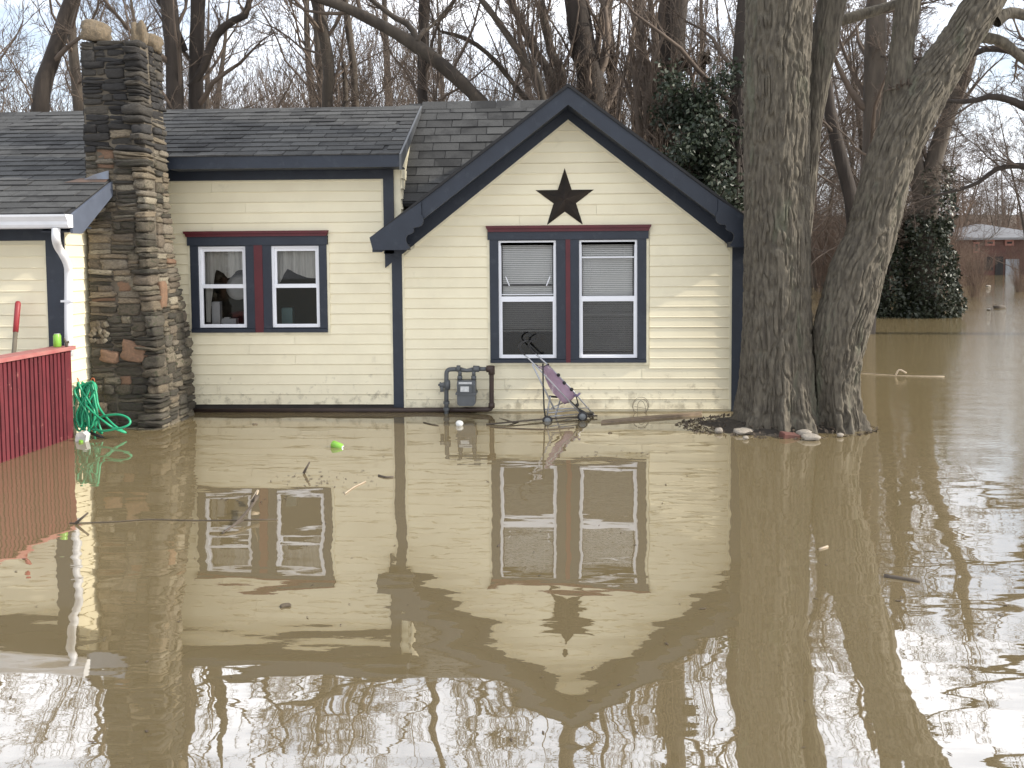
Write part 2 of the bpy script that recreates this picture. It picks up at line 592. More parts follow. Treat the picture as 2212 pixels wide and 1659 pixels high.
gx = np.linspace(-300, 300, 121)
gy = np.concatenate([np.linspace(-80, 10, 19), np.linspace(12, 70, 30), np.linspace(75, 420, 40)])
GX, GY = np.meshgrid(gx, gy, indexing='ij')
shore = np.where(GX > 4, 72.0, 30.0 + 0 * GX)
shore = shore + 4 * np.sin(GX * 0.11)
gz = -0.9 + 1.9 * np.clip((GY - shore) / 22, 0, 1) + 13 * np.clip((GY - 125) / 130, 0, 1) ** 1.2 + 0.3 * np.sin(GX * 0.3) * np.cos(GY * 0.2)
gv = np.stack([GX, GY, gz], -1).reshape(-1, 3)
nx_, ny_ = len(gx), len(gy)
ii, jj = np.meshgrid(np.arange(nx_ - 1), np.arange(ny_ - 1), indexing='ij')
a0 = (ii * ny_ + jj).ravel()
gq = np.stack([a0, a0 + ny_, a0 + ny_ + 1, a0 + 1], -1)
tag(put('ground', np_mesh('ground', gv, gq, ground_m)), 'leaf strewn ground rising beyond the flood', kind='structure')


def ground_z(x, y):
    sh = (72.0 if x > 4 else 30.0) + 4 * math.sin(x * 0.11)
    return -0.9 + 1.9 * min(max((y - sh) / 22, 0), 1) + 13 * min(max((y - 125) / 130, 0), 1) ** 1.2

# ------------------------------------------------------------------ cottage
cottage = empty('cottage', (0, 0, 0))
tag(cottage, 'cream sided cottage with slate blue trim standing in flood water', 'house')
EXPO = 0.1105


def sidewall(name, holes, x0, x1, z0, ztop, rake=None, plane=0.0, thick=0.10):
    """backing wall as one mesh with the window openings left out; rake = (xpeak, zpeak, slope)"""
    mb = MB()
    xs = sorted({x0, x1} | {h[0] for h in holes} | {h[1] for h in holes})
    for a, c in zip(xs[:-1], xs[1:]):
        hs = [h for h in holes if h[0] <= a + 1e-6 and h[1] >= c - 1e-6]
        spans = [(z0, hs[0][2]), (hs[0][3], ztop)] if hs else [(z0, ztop)]
        for (za, zb) in spans:
            mb.box(a, c, plane, plane + thick, za, zb)
    if rake:
        xp, zp, m = rake
        mb.prism([(xp - (zp - ztop) / m, plane + thick, ztop), (xp, plane + thick, zp), (xp + (zp - ztop) / m, plane + thick, ztop)], (0, -thick, 0))
    return mb.build(name, trimc_m, cottage)


def plank_mesh(al, ah, bl, bh, z, e, plane, axis='x'):
    prof = ((0.008, e), (0.016, 0.014), (0.020, 0.005), (0.018, 0.0), (0.0, 0.0))
    mb = MB()
    A, B = [], []
    for (d, dz) in prof:
        t = dz / e
        xa, xb = al + (ah - al) * t, bl + (bh - bl) * t
        if axis == 'x':
            A.append((xa, plane - d, z + dz))
            B.append((xb, plane - d, z + dz))
        else:
            A.append((plane + d, xa, z + dz))
            B.append((plane + d, xb, z + dz))
    i = len(mb.v)
    mb.v += A + B
    k = len(A)
    mb.f += [tuple(range(k))[::-1], tuple(range(k, 2 * k))]
    for j in range(k):
        a, c = j, (j + 1) % k
        mb.f.append((a, c, c + k, a + k))
    return mb.mesh('siding_plank', siding_m)


JR = random.Random(77)


def courses(wall, z0, z1, bounds, holes, plane=0.0, axis='x'):
    z = z0
    while z < z1 - 0.01:
        e = min(EXPO, z1 - z)
        al, bl = bounds(z)
        ah, bh = bounds(z + e)
        if bl - al < 0.02:
            break
        if bh < ah:
            ah = bh = (al + bl) / 2
        segs = [(al, ah, bl, bh)]
        for (hx0, hx1, hz0, hz1) in holes:
            if z + e * 0.5 > hz0 and z + e * 0.5 < hz1:
                segs = [(al, ah, hx0, hx0), (hx1, hx1, bl, bh)]
        for sg in segs:
            parts_ = [sg]
            if axis == 'x' and sg[2] - sg[0] > 1.5 and JR.random() < 0.55:
                xj = sg[0] + (sg[2] - sg[0]) * JR.choice((0.31, 0.44, 0.62, 0.73))
                parts_ = [(sg[0], sg[1], xj, xj), (xj + 0.003, xj + 0.003, sg[2], sg[3])]
            for q, p_s in enumerate(parts_):
                o = put('siding_plank', plank_mesh(*p_s, z, e, plane, axis), wall)
                o.location = (0, -0.0015 * q if axis == 'x' else 0, JR.uniform(-0.0018, 0.0018))
        z += e


# window openings measured on the front wall
def wrect(xa, xb, ya, yb):
    a, c = P(xa, ya, 0), P(xb, yb, 0)
    return (a.x, c.x, c.z, a.z)


WL = wrect(411, 711, 500, 719)
WR = wrect(1055, 1400, 488, 784)
XL = P(860, 700, 0).x                    # corner between the middle wall and the gable wall
XR = P(1603, 700, 0).x
XW0 = -4.55                              # side wall of the projecting left wing
YW = -1.26                               # its front wall
XPK = P(1227, 300, 0).x
ZPK = P(1227, 265, 0).z
M = 0.79
Z_EAVE = 1.80

holeL = (WL[0] + 0.03, WL[1] - 0.03, WL[2] + 0.03, WL[3] - 0.03)
holeR = (WR[0] + 0.03, WR[1] - 0.03, WR[2] + 0.03, WR[3] - 0.03)
ZFR = P(600, 389, 0).z                   # underside of the middle frieze
wall_mid = sidewall('wall', [holeL], XW0 - 0.1, XL, -0.6, ZFR + 0.25)
courses(wall_mid, 0.075, ZFR + 0.02, lambda z: (XW0 + 0.05, XL - 0.06), [(WL[0] - 0.012, WL[1] + 0.012, WL[2] - 0.02, WL[3] + 0.02)])
wall_gab = sidewall('wall', [holeR], XL, XR, -0.6, Z_EAVE, rake=(XPK, ZPK + 0.16, M))
courses(wall_gab, 0.02, ZPK, lambda z: (max(XL + 0.06, XPK - (ZPK - z) / M), min(XR - 0.115, XPK + (ZPK - z) / M)), [(WR[0] - 0.012, WR[1] + 0.012, WR[2] - 0.02, WR[3] + 0.02)])
# right return wall and back, so the house is closed
MB().box(XR - 0.1, XR - 0.003, 0.103, 2.4, -0.6, 1.79).build('side_wall', trimc_m, cottage)
MB().box(-8.5, XR, 2.4, 2.5, -0.6, 2.4).build('back_wall', trimc_m, cottage)

# foundation strip under the siding
MB().box(XW0, XL + 0.85, -0.004, 0.0 - 0.0005, -0.5, 0.078).build('foundation', foundation_m, cottage)

# corner boards
cb = MB().box(XL - 0.055, XL + 0.055, -0.030, 0.0, -0.4, P(860, 545, 0).z + 0.1).build('corner_board', blue_m, cottage)
MB().box(XR - 0.115, XR + 0.006, -0.032, 0.004, -0.4, 1.80).build('corner_board', blue_m, cottage)
MB().box(XR - 0.14, XR - 0.1155, -0.022, 0.0, 0.02, 1.78).build('corner_trim', trimc_m, cottage)
MB().box(XL + 0.0555, XL + 0.078, -0.022, 0.0, 0.02, 1.78).build('corner_trim', trimc_m, cottage)
MB().box(XL - 0.078, XL - 0.0555, -0.022, 0.0, 0.075, 1.9).build('corner_trim', trimc_m, cottage)
xc0, xc1 = P(829, 420, 0).x, P(851, 420, 0).x
MB().box(xc0, xc1, -0.033, 0.0, 1.72, ZFR + 0.02).build('corner_board', blue_m, cottage)
MB().box(xc0 - 0.022, xc0 - 0.0005, -0.02, 0.0, 1.9, ZFR).build('corner_trim', trimc_m, cottage)

# ---- main roof: a shallow front slope (6 in 12) and, at the right, the older steep slope
RP = R(26.5)
RIDGE = (1.15, P(600, 236, 1.15).z)
XRK = -1.50                              # right edge of the shallow slope


def slope_pt(s, p=RP, r=RIDGE):
    return r[0] - s * math.cos(p), r[1] - s * math.sin(p)


S_MID = (RIDGE[0] + 0.36) / math.cos(RP)
S_LEFT = (RIDGE[0] + 1.68) / math.cos(RP)
XLR = -4.24                              # right edge of the left wing roof


def slab(mb, x0, x1, sa, sb, t, p=RP, r=RIDGE):
    ya, za = slope_pt(sa, p, r)
    yb, zb = slope_pt(sb, p, r)
    nrm = Vector((0, -math.sin(p), math.cos(p))) * -t
    mb.prism([(x0, ya, za), (x0, yb, zb), (x0, yb + nrm.y, zb + nrm.z), (x0, ya + nrm.y, za + nrm.z)], (x1 - x0, 0, 0))


rb = MB()
slab(rb, -8.5, XRK, 0, S_MID, 0.05)
slab(rb, -8.5, -4.47, S_MID, S_MID + 0.66, 0.05)
slab(rb, -8.5, XLR, S_MID + 0.66, S_LEFT, 0.05)
# back slope
rb.prism([(-8.5, RIDGE[0], RIDGE[1] - 0.01), (-8.5, 2.9, RIDGE[1] - 0.9), (-8.5, 2.9, RIDGE[1] - 0.95), (-8.5, RIDGE[0], RIDGE[1] - 0.06)], (XRK + 8.5, 0, 0))
roof = rb.build('roof', roofbase_m, cottage)


def shingle_mesh(w, e=0.14, t=0.008):
    L = e + 0.03
    mb = MB()
    g = 0.004
    mb.v += [(g, 0, 0), (w - g, 0, 0), (w - g, L, 0), (g, L, 0), (g, 0, t), (w - g, 0, t), (w - g, L, 0.0015), (g, L, 0.0015)]
    mb.f += [(0, 3, 2, 1), (4, 5, 6, 7), (0, 1, 5, 4), (1, 2, 6, 5), (2, 3, 7, 6), (3, 0, 4, 7)]
    return mb.mesh('shingle', shingle_m)


SH = [shingle_mesh(0.305, t=0.013), shingle_mesh(0.305, t=0.017), shingle_mesh(0.305, t=0.010), shingle_mesh(0.152, t=0.013)]
rest = MB()


def lay(roof_o, x0, x1, sa, sb, p, r, single_from, exp=0.14, seed=1, xcut=None):
    """rows of shingles from the lower edge up; each one in view is its own object"""
    rg = random.Random(seed)
    row, s = 0, sb
    while s > sa + 0.02:
        y, z = slope_pt(s, p, r)
        off = Vector((0, -math.sin(p), math.cos(p))) * 0.004
        x = x1 - (0.1525 if row % 2 else 0.0) - rg.choice((0, 0.0, 0.04))
        tail = x1 - x
        if tail > 0.1:
            put('shingle', SH[3], roof_o, (x1 - 0.1525, y + off.y, z + off.z), (p, 0, 0))
        while x > x0:
            xx = x - 0.305
            if xcut and xx < xcut(s):
                break
            if xx + 0.305 > single_from:
                put('shingle', SH[rg.choice((0, 0, 1, 2))], roof_o, (xx, y + off.y, z + off.z), (p + R(rg.uniform(-0.25, 0.3)), 0, R(rg.uniform(-0.2, 0.2))))
            else:
                d1 = Vector((0, math.cos(p), math.sin(p))) * 0.165
                q = Vector((xx, y, z)) + off * 2.5
                rest.poly([q, q + Vector((0.298, 0, 0)), q + Vector((0.298, 0, 0)) + d1, q + d1])
            x = xx
        row += 1
        s -= exp


lay(roof, -4.5, XRK, 0.06, S_MID + 0.01, RP, RIDGE, -4.55, seed=2)
lay(roof, -8.4, -4.47, 0.06, S_MID + 0.01, RP, RIDGE, -6.1, seed=3)
lay(roof, -8.4, -4.47, S_MID, S_MID + 0.66, RP, RIDGE, -5.8, seed=4)
lay(roof, -8.4, XLR, S_MID + 0.66, S_LEFT + 0.01, RP, RIDGE, -5.6, seed=5)
rst = rest.build('shingle_field', shingle_m, roof)
rst['kind'] = 'stuff'
# ridge caps
for k in range(24):
    xa = XRK - 0.305 * (k + 1)
    mbk = MB()
    mbk.prism([(xa + 0.003, RIDGE[0] - 0.13, RIDGE[1] - 0.052), (xa + 0.003, RIDGE[0], RIDGE[1] + 0.016), (xa + 0.003, RIDGE[0] + 0.13, RIDGE[1] - 0.052), (xa + 0.003, RIDGE[0], RIDGE[1] + 0.006)], (0.298, 0, 0))
    if xa > -6.3:
        mbk.build('ridge_cap', shingle_m, roof)

# steep slope
SP = R(47)
RIDGE2 = (1.22, P(1030, 222, 1.22).z)
S_ST = 1.76
sb_ = MB()
slab(sb_, XRK - 0.15, 0.30, 0, S_ST, 0.05, SP, RIDGE2)
sb_.prism([(XRK - 0.15, RIDGE2[0], RIDGE2[1]), (XRK - 0.15, 3.0, RIDGE2[1] - 1.4), (XRK - 0.15, 3.0, RIDGE2[1] - 1.5), (XRK - 0.15, RIDGE2[0], RIDGE2[1] - 0.1)], (1.9, 0, 0))
roof2 = sb_.build('roof', roofbase_m, cottage)
lay(roof2, XRK - 0.2, 0.28, 0.10, S_ST - 0.02, SP, RIDGE2, -9, seed=6)
for k in range(6):
    xa = XRK + 0.02 + 0.30 * k
    MB().prism([(xa, RIDGE2[0] - 0.10, RIDGE2[1] - 0.085), (xa, RIDGE2[0] - 0.0, RIDGE2[1] + 0.022), (xa, RIDGE2[0] + 0.1, RIDGE2[1] - 0.085), (xa, RIDGE2[0], RIDGE2[1] + 0.008)], (0.296, 0, 0)).build('ridge_cap', shingle_m, roof2)

# middle eave: fascia, soffit, frieze
ye, ze = slope_pt(S_MID)
ZFA1, ZFA0 = P(600, 337, ye).z, P(600, 363, ye).z
MB().box(-3.96, XRK + 0.005, ye, ye + 0.03, ZFA0, ZFA1 + 0.01).build('fascia', blue_m, cottage)
MB().box(-3.96, XRK, ye + 0.031, -0.034, ZFA0 + 0.004, ZFA0 + 0.02).build('soffit', blue_m, cottage)
MB().box(-4.2, xc1, -0.032, -0.001, ZFR, ZFA0 + 0.10).build('frieze_board', blue_m, cottage)
# verge strip along the right edge of the shallow slope, and the small side wall below it
va, vb = slope_pt(0.0), slope_pt(S_MID + 0.02)
MB().prism([(XRK + 0.001, va[0], va[1] + 0.012), (XRK + 0.001, vb[0], vb[1] + 0.012), (XRK + 0.001, vb[0], vb[1] - 0.15), (XRK + 0.001, va[0], va[1] - 0.05)], (0.022, 0, 0)).build('rake_board', mat('grey_verge_metal', (0.09, 0.095, 0.10), rough=0.5), cottage)
sw = MB().prism([(XL + 0.0, -0.0, 1.9), (XL + 0.0, 0.0, ZFA0 + 0.05), (XL + 0.0, 1.0, ZFA0 + 0.55), (XL + 0.0, 1.0, 1.9)], (0.05, 0, 0)).build('side_wall', trimc_m, cottage)
zq = 1.98
for k in range(6):
    yb2 = min(1.0, RIDGE2[0] - (RIDGE2[1] - zq) / math.tan(SP))
    put('siding_plank', plank_mesh(0.004, 0.004, max(yb2, 0.05), max(yb2, 0.05) + 0.1, zq, EXPO, XL + 0.05, 'y'), sw)
    zq += EXPO

# ---- front gable roof
YG = -0.42
GP = P(1227, 183, YG)
GT = P(803, 513, YG)
MG = (GP.z - GT.z) / (GP.x - GT.x)
GW = GP.x - GT.x
ang = math.atan(MG)
gr = MB()
for sgn in (-1, 1):
    xt = GP.x + sgn * GW
    y1 = 2.6
    gr.prism([(GP.x, YG - 0.02, GP.z + 0.012), (xt + sgn * 0.015, YG - 0.02, GT.z + 0.0), (xt + sgn * 0.015, YG - 0.02, GT.z - 0.03), (GP.x, YG - 0.02, GP.z - 0.022)], (0, y1 - YG, 0))
roofg = gr.build('roof', roofbase_m, cottage)
fas_t = (P(1227, 183, YG).z - P(1227, 226, YG).z)
for sgn in (-1, 1):
    xt = GP.x + sgn * GW
    d = 0.022
    xe = GP.x + sgn * (GW - 0.004)
    ze_ = GP.z - MG * (GW - 0.004)
    MB().prism([(GP.x, YG + 0.03, GP.z - d), (xe, YG + 0.03, ze_ - d), (xe, YG + 0.03, ze_ - 0.155), (GP.x + sgn * (GW - 0.10), YG + 0.03, ze_ - 0.155), (GP.x, YG + 0.03, GP.z - fas_t)], (0, -0.03, 0)).build('fascia', blue_m, cottage)
    # sloping soffit
    MB().prism([(GP.x, YG + 0.031, GP.z - fas_t + 0.02), (xt - sgn * 0.1, YG + 0.031, GP.z - fas_t + 0.02 - MG * (GW - 0.1)), (xt - sgn * 0.1, YG + 0.031, GP.z - fas_t + 0.035 - MG * (GW - 0.1)), (GP.x, YG + 0.031, GP.z - fas_t + 0.035)], (0, -0.034 - YG - 0.031, 0)).build('soffit', blue_m, cottage)
    # frieze board on the wall, along the rake
    zt = ZPK + 0.03
    MB().prism([(XPK, -0.001, zt + 0.26), (XPK + sgn * (GW - 0.05), -0.001, zt + 0.26 - M * (GW - 0.05)), (XPK + sgn * (GW - 0.05), -0.001, zt - M * (GW - 0.05)), (XPK, -0.001, zt)], (0, -0.032, 0)).build('frieze_board', blue_m, cottage)
    MB().prism([(XPK, -0.001, zt - 0.001), (XPK + sgn * 1.66, -0.001, zt - 0.001 - M * 1.66), (XPK + sgn * 1.66, -0.001, zt - 0.031 - M * 1.66), (XPK, -0.001, zt - 0.031)], (0, -0.022, 0)).build('rake_trim', trimc_m, cottage)
# scrolled eave brackets
Z4 = [(118, 1412), (145, 1517), (430, 1517), (462, 1497), (440, 1470), (428, 1435), (428, 1412), (440, 1392), (460, 1383), (484, 1372), (494, 1356), (490, 1332), (500, 1326), (530, 1324), (556, 1312), (572, 1290), (576, 1262), (568, 1228), (556, 1212)]
bpts = [P(768 + x * 0.2547, 153.6 + y * 0.2547, YG - 0.025) for x, y in Z4]
bx0 = bpts[-1]
bpts.append(Vector((bx0.x, YG - 0.025, GP.z - MG * (GP.x - bx0.x) - 0.03)))
for sgn in (-1, 1):
    pts = [(p.x if sgn < 0 else 2 * GP.x - p.x, YG - 0.025, p.z) for p in bpts]
    MB().prism(pts, (0, 0.022, 0)).build('eave_bracket', blue_m, cottage)
    # boxed eave return under the overhang
    xa, xb = GP.x + sgn * (GW - 0.02), GP.x + sgn * (GW - 0.34)
    zb_ = bpts[1].z
    MB().box(min(xa, xb), max(xa, xb), YG + 0.034, -0.036, zb_ + 0.002, zb_ + 0.06).build('eave_return', blue_m, cottage)

# ---- left wing
wl_top = P(60, 520, YW).z
wall_l = MB().box(-8.5, XW0, YW, YW + 0.10, -0.6, wl_top + 0.4).box(XW0 - 0.1, XW0, YW + 0.1, 0.0, -0.6, wl_top + 0.12).prism([(XW0 - 0.1, YW + 0.1, wl_top + 0.1205), (XW0 - 0.1, 0, wl_top + 0.1205), (XW0 - 0.1, 0, slope_pt(S_MID)[1] - 0.25), (XW0 - 0.1, YW + 0.1, wl_top + 0.125)], (0.1, 0, 0)).build('wall', trimc_m, cottage)
xcb0, xcb1 = P(106, 640, YW).x, P(137, 640, YW).x
courses(wall_l, 0.05, wl_top, lambda z: (-6.2, xcb0 - 0.02), [], plane=YW)
zz = 0.05


def rake_y(z):
    return 0.0


courses(wall_l, 0.05, wl_top + 0.5, lambda z: (max(YW, RIDGE[0] - (RIDGE[1] - 0.14 - z) / math.tan(RP)), -0.3), [], plane=XW0, axis='y')
MB().box(xcb0, XW0 + 0.004, YW - 0.03, YW, -0.5, wl_top + 0.12).build('corner_board', blue_m, cottage)
MB().box(xcb0 - 0.022, xcb0 - 0.0005, YW - 0.02, YW, 0.05, wl_top).build('corner_trim', trimc_m, cottage)
yl, zl = slope_pt(S_LEFT)
zsf = P(60, 494, yl).z
MB().box(-8.5, xcb0 - 0.0, YW - 0.031, YW - 0.001, wl_top, zsf + 0.10).build('frieze_board', blue_m, cottage)
MB().box(-8.5, XLR - 0.02, yl + 0.035, YW - 0.033, zsf + 0.01, zsf + 0.025).build('soffit', blue_m, cottage)
MB().box(-8.5, XLR - 0.005, yl + 0.005, yl + 0.034, zsf, zl - 0.03).build('fascia', gutter_m, cottage)
# sloping rake board at the right edge of the wing roof
ya, za = slope_pt(S_MID + 0.68)
MB().prism([(XLR + 0.001, yl - 0.0, zl - 0.004), (XLR + 0.001, yl, zl - 0.17), (XLR + 0.001, yl + 0.15, zl - 0.17), (XLR + 0.001, ya, za - 0.14), (XLR + 0.001, ya, za - 0.004)], (0.024, 0, 0)).build('rake_board', mat('sunlit_blue_paint', (0.085, 0.10, 0.135), rough=0.5), cottage)  # lighter blue than the other trim: sunlight on this board put into its colour
MB().prism([(XLR, yl + 0.05, zl - 0.16), (XLR, ya, za - 0.13), (XLR, ya, za - 0.115), (XLR, yl + 0.05, zl - 0.145)], (XW0 - XLR + 0.016, 0, 0)).build('soffit', blue_m, cottage)
# gutter (ogee trough) with end cap
gp = [(0, 0), (0, -0.115), (-0.07, -0.115), (-0.085, -0.09), (-0.085, -0.06), (-0.115, -0.02), (-0.115, 0.0), (-0.105, 0.0), (-0.105, -0.018), (-0.077, -0.055), (-0.077, -0.085), (-0.065, -0.107), (-0.008, -0.107), (-0.008, 0)]
MB().prism([(-8.5, yl + 0.003 + a, zl - 0.005 + c) for a, c in gp], (XLR + 0.02 + 8.5, 0, 0)).build('gutter', gutter_m, cottage)
MB().prism([(XLR + 0.021, yl + 0.003 + a, zl - 0.005 + c) for a, c in gp[:7]], (0.006, 0, 0)).build('gutter_end_cap', gutter_m, cottage)
# downspout
dp = [P(121, 494, yl - 0.05), P(121, 515, yl - 0.05), P(126, 534, YW - 0.28), P(136, 550, YW - 0.2), P(146, 572, YW - 0.1), P(148, 598, YW - 0.045), P(148, 680, YW - 0.045), P(149, 770, YW - 0.045)]
dmb = MB().tube(spline(dp, 5), 0.036, 12)
dmb.build('downspout', gutter_m, cottage, True)
MB().box(dp[6].x - 0.05, dp[6].x + 0.05, YW - 0.083, YW - 0.031, dp[6].z + 0.12, dp[6].z + 0.14).build('downspout_strap', gutter_m, cottage)
# metal flashing where the wing roof meets the chimney
ya, za = slope_pt(S_MID + 0.64)
flash_m = mat('blue_grey_flashing', (0.20, 0.23, 0.28), (0.14, 0.12, 0.11), rough=0.5, scale=9, metal=0.4)
MB().prism([(-4.50, ya - 0.04, za + 0.005), (-4.25, ya - 0.04, za + 0.005), (-4.25, ya - 0.035, za + 0.09), (-4.40, ya - 0.035, za + 0.05)], (0, 0.004, 0)).build('flashing', flash_m, cottage)
f0, f1 = slope_pt(S_MID + 0.66), slope_pt(S_MID + 0.74)
MB().prism([(-4.66, f1[0], f1[1] + 0.016), (-4.255, f1[0], f1[1] + 0.016), (-4.255, f0[0], f0[1] + 0.024), (-4.55, f0[0], f0[1] + 0.024)], (0, 0, 0.003)).build('flashing', mat('rusty_flashing', (0.12, 0.07, 0.045), (0.07, 0.05, 0.04), rough=0.7, scale=9), cottage)


# ---- windows
def make_window(name, label, rect, cap, header, case, units, mull, meet, kind):
    """everything given in picture units on the front wall plane; parts are flat boards with depth"""
    def X(v):
        return P(v, 640, 0).x

    def Z(v):
        return P((case[0] + case[1]) / 2, v, 0).z
    w = MB()
    x0, x1 = X(case[0]), X(case[1])
    zb, zt = Z(case[3]), Z(case[2])
    # dark jamb behind everything
    w.box(x0 + 0.02, x1 - 0.02, 0.06, 0.07, zb + 0.03, zb + 0.05)
    win = w.build('window', vinyl_m, cottage)
    win['label'] = label
    # cream channel round the opening
    tr = MB()
    t = 0.026
    tr.box(x0 - t, x0 - 0.0005, -0.024, 0.0, zb - t, Z(header[3])).box(x1 + 0.0005, x1 + t, -0.024, 0.0, zb - t, Z(header[3]))
    tr.box(x0 - 0.0005, x1 + 0.0005, -0.024, 0.0, zb - t, zb - 0.0005)
    tr.build('window_trim', trimc_m, win)
    # cap: red crown moulding with sloping ends
    cx0, cx1, cz1, cz0 = X(cap[0]), X(cap[1]), Z(cap[2]), Z(cap[3])
    hx0, hx1 = X(header[0]), X(header[1])
    mb = MB()
    for (za, zc, ia, ib, dep) in ((cz0 + (cz1 - cz0) * 0.55, cz1, 0.0, 0.008, 0.075), (cz0, cz0 + (cz1 - cz0) * 0.55, 0.012, 0.026, 0.058)):
        mb.prism([(cx0 + ib, -dep, za), (cx0 + ia, -dep, zc), (cx1 - ia, -dep, zc), (cx1 - ib, -dep, za)][::-1], (0, dep - 0.001, 0))
    mb.build('window_cap', red_m, win)
    MB().box(hx0, hx1, -0.044, -0.0005, Z(header[3]), cz0 - 0.0005).build('window_header', blue_m, win)
    # side and middle casings
    zc1 = Z(header[3]) - 0.0005
    us = [(X(u[0]), X(u[1])) for u in units]
    uz1, uz0 = Z(units[0][2]), Z(units[0][3])
    m0, m1 = X(mull[0]), X(mull[1])
    zs = uz0 - 0.012
    for (a, c) in ((x0, us[0][0]), (us[0][1], m0), (m1, us[1][0]), (us[1][1], x1)):
        MB().box(a, c - 0.0004, -0.034, 0.03, zs + 0.0005, zc1).build('window_casing', blue_m, win)
    MB().box(m0, m1, -0.040, 0.03, zb, zc1).build('window_mullion', red_m, win)
    for (a, c) in ((x0, m0 - 0.0005), (m1 + 0.0005, x1)):
        MB().prism([(a, 0.03, zs + 0.008), (a, -0.046, zs - 0.004), (a, -0.046, zb), (a, 0.03, zb)], (c - a, 0, 0)).build('window_sill', blue_m, win)
    for (a, c) in us:
        MB().box(a, c, -0.030, 0.03, uz1 + 0.0005, zc1 - 0.0002).build('window_casing', blue_m, win)
        fw, zm1, zm0 = 0.024, Z(meet[0]), Z(meet[1])
        fr = MB()
        fr.box(a + .0005, a + fw, -0.012, 0.05, uz0, uz1).box(c - fw, c - .0005, -0.012, 0.05, uz0, uz1)
        fr.box(a + fw, c - fw, -0.010, 0.05, uz1 - 0.020, uz1).box(a + fw, c - fw, -0.016, 0.05, uz0, uz0 + 0.020)
        fr.build('window_frame', vinyl_m, win)
        sw_ = 0.026 if kind == 'curtain' else 0.006
        up = MB()
        up.box(a + fw + .0005, a + fw + sw_, 0.012, 0.045, zm0, uz1 - .0205).box(c - fw - sw_, c - fw - .0005, 0.012, 0.045, zm0, uz1 - .0205)
        up.box(a + fw + sw_, c - fw - sw_, 0.012, 0.045, uz1 - 0.0205 - sw_ * 1.3, uz1 - .0205).box(a + fw + sw_, c - fw - sw_, 0.010, 0.045, zm0 + 0.012, zm1)
        up.build('sash', vinyl_m, win)
        MB().poly([(a + fw + sw_, 0.028, zm1 + .0003), (c - fw - sw_, 0.028, zm1 + .0003), (c - fw - sw_, 0.028, uz1 - 0.021 - sw_ * 1.3), (a + fw + sw_, 0.028, uz1 - 0.021 - sw_ * 1.3)]).build('pane', glass_m, win)
        lo = MB()
        sl = 0.016 if kind == 'curtain' else 0.014
        lo.box(a + fw + .0005, a + fw + sl, -0.006, 0.011, uz0 + .0205, zm1).box(c - fw - sl, c - fw - .0005, -0.006, 0.011, uz0 + .0205, zm1)
        lo.box(a + fw + sl, c - fw - sl, -0.006, 0.0095, zm0, zm1 - .0003).box(a + fw + sl, c - fw - sl, -0.006, 0.0095, uz0 + .0205, uz0 + 0.036)
        lo.build('sash', vinyl_m, win)
        MB().poly([(a + fw + sl, 0.001, uz0 + .0363), (c - fw - sl, 0.001, uz0 + .0363), (c - fw - sl, 0.001, zm0 - .0003), (a + fw + sl, 0.001, zm0 - .0003)]).build('pane', glass_m, win)
        if kind == 'blind':
            MB().poly([(a + fw + sl, 0.006, uz0 + .0363), (c - fw - sl, 0.006, uz0 + .0363), (c - fw - sl, 0.006, zm0 - .0003), (a + fw + sl, 0.006, zm0 - .0003)]).build('insect_screen', screen_m, win)
    return win, us, (uz0, uz1), (Z(meet[0]), Z(meet[1]))


winL, uL, zL, mL = make_window('window', 'small paired window with lace curtains', WL, (404.4, 713.8, 499, 510.8), (410.5, 710.7, 510.8, 529.5), (415.5, 708.5, 520, 717.6),
                               [(432, 534.5, 531.8, 707), (589, 692, 531.8, 707)], (553, 571), (613.6, 622), 'curtain')
winR, uR, zR, mR = make_window('window', 'large paired window with pale blinds', WR, (1051, 1405.5, 487, 500), (1055, 1400, 499.5, 517), (1058.7, 1395.5, 510, 782.6),
                               [(1077.5, 1201.5, 519, 773), (1251, 1376.3, 519, 773)], (1222, 1232), (640, 651), 'blind')


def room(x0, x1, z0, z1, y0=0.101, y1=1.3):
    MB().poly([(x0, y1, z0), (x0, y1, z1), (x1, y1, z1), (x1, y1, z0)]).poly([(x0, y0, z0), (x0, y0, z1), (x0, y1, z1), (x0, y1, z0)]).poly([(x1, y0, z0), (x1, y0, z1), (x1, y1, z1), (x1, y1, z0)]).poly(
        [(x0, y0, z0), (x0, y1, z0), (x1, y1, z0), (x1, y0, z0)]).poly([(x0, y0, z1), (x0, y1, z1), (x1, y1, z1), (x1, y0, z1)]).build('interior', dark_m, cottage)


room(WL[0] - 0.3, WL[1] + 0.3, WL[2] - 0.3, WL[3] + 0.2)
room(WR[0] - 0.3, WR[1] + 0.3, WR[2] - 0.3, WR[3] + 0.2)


def curtain(par, x0, x1, ztop, bottom, y, folds):
    """bottom(t) gives the lower edge height along the width"""
    mb = MB()
    N = 48
    for k in range(N + 1):
        t = k / N
        x = x0 + (x1 - x0) * t
        yy = y + 0.012 * math.sin(t * folds * 6.283) + 0.006 * math.sin(t * folds * 15.1 + 1)
        zb = bottom(t)
        mb.v += [(x, yy, ztop), (x, yy + 0.004 * math.sin(k), (ztop + zb) / 2), (x, yy, zb)]
    for k in range(N):
        i = k * 3
        mb.f += [(i, i + 3, i + 4, i + 1), (i + 1, i + 4, i + 5, i + 2)]
    return mb.build('curtain', curtain_m, par, True)


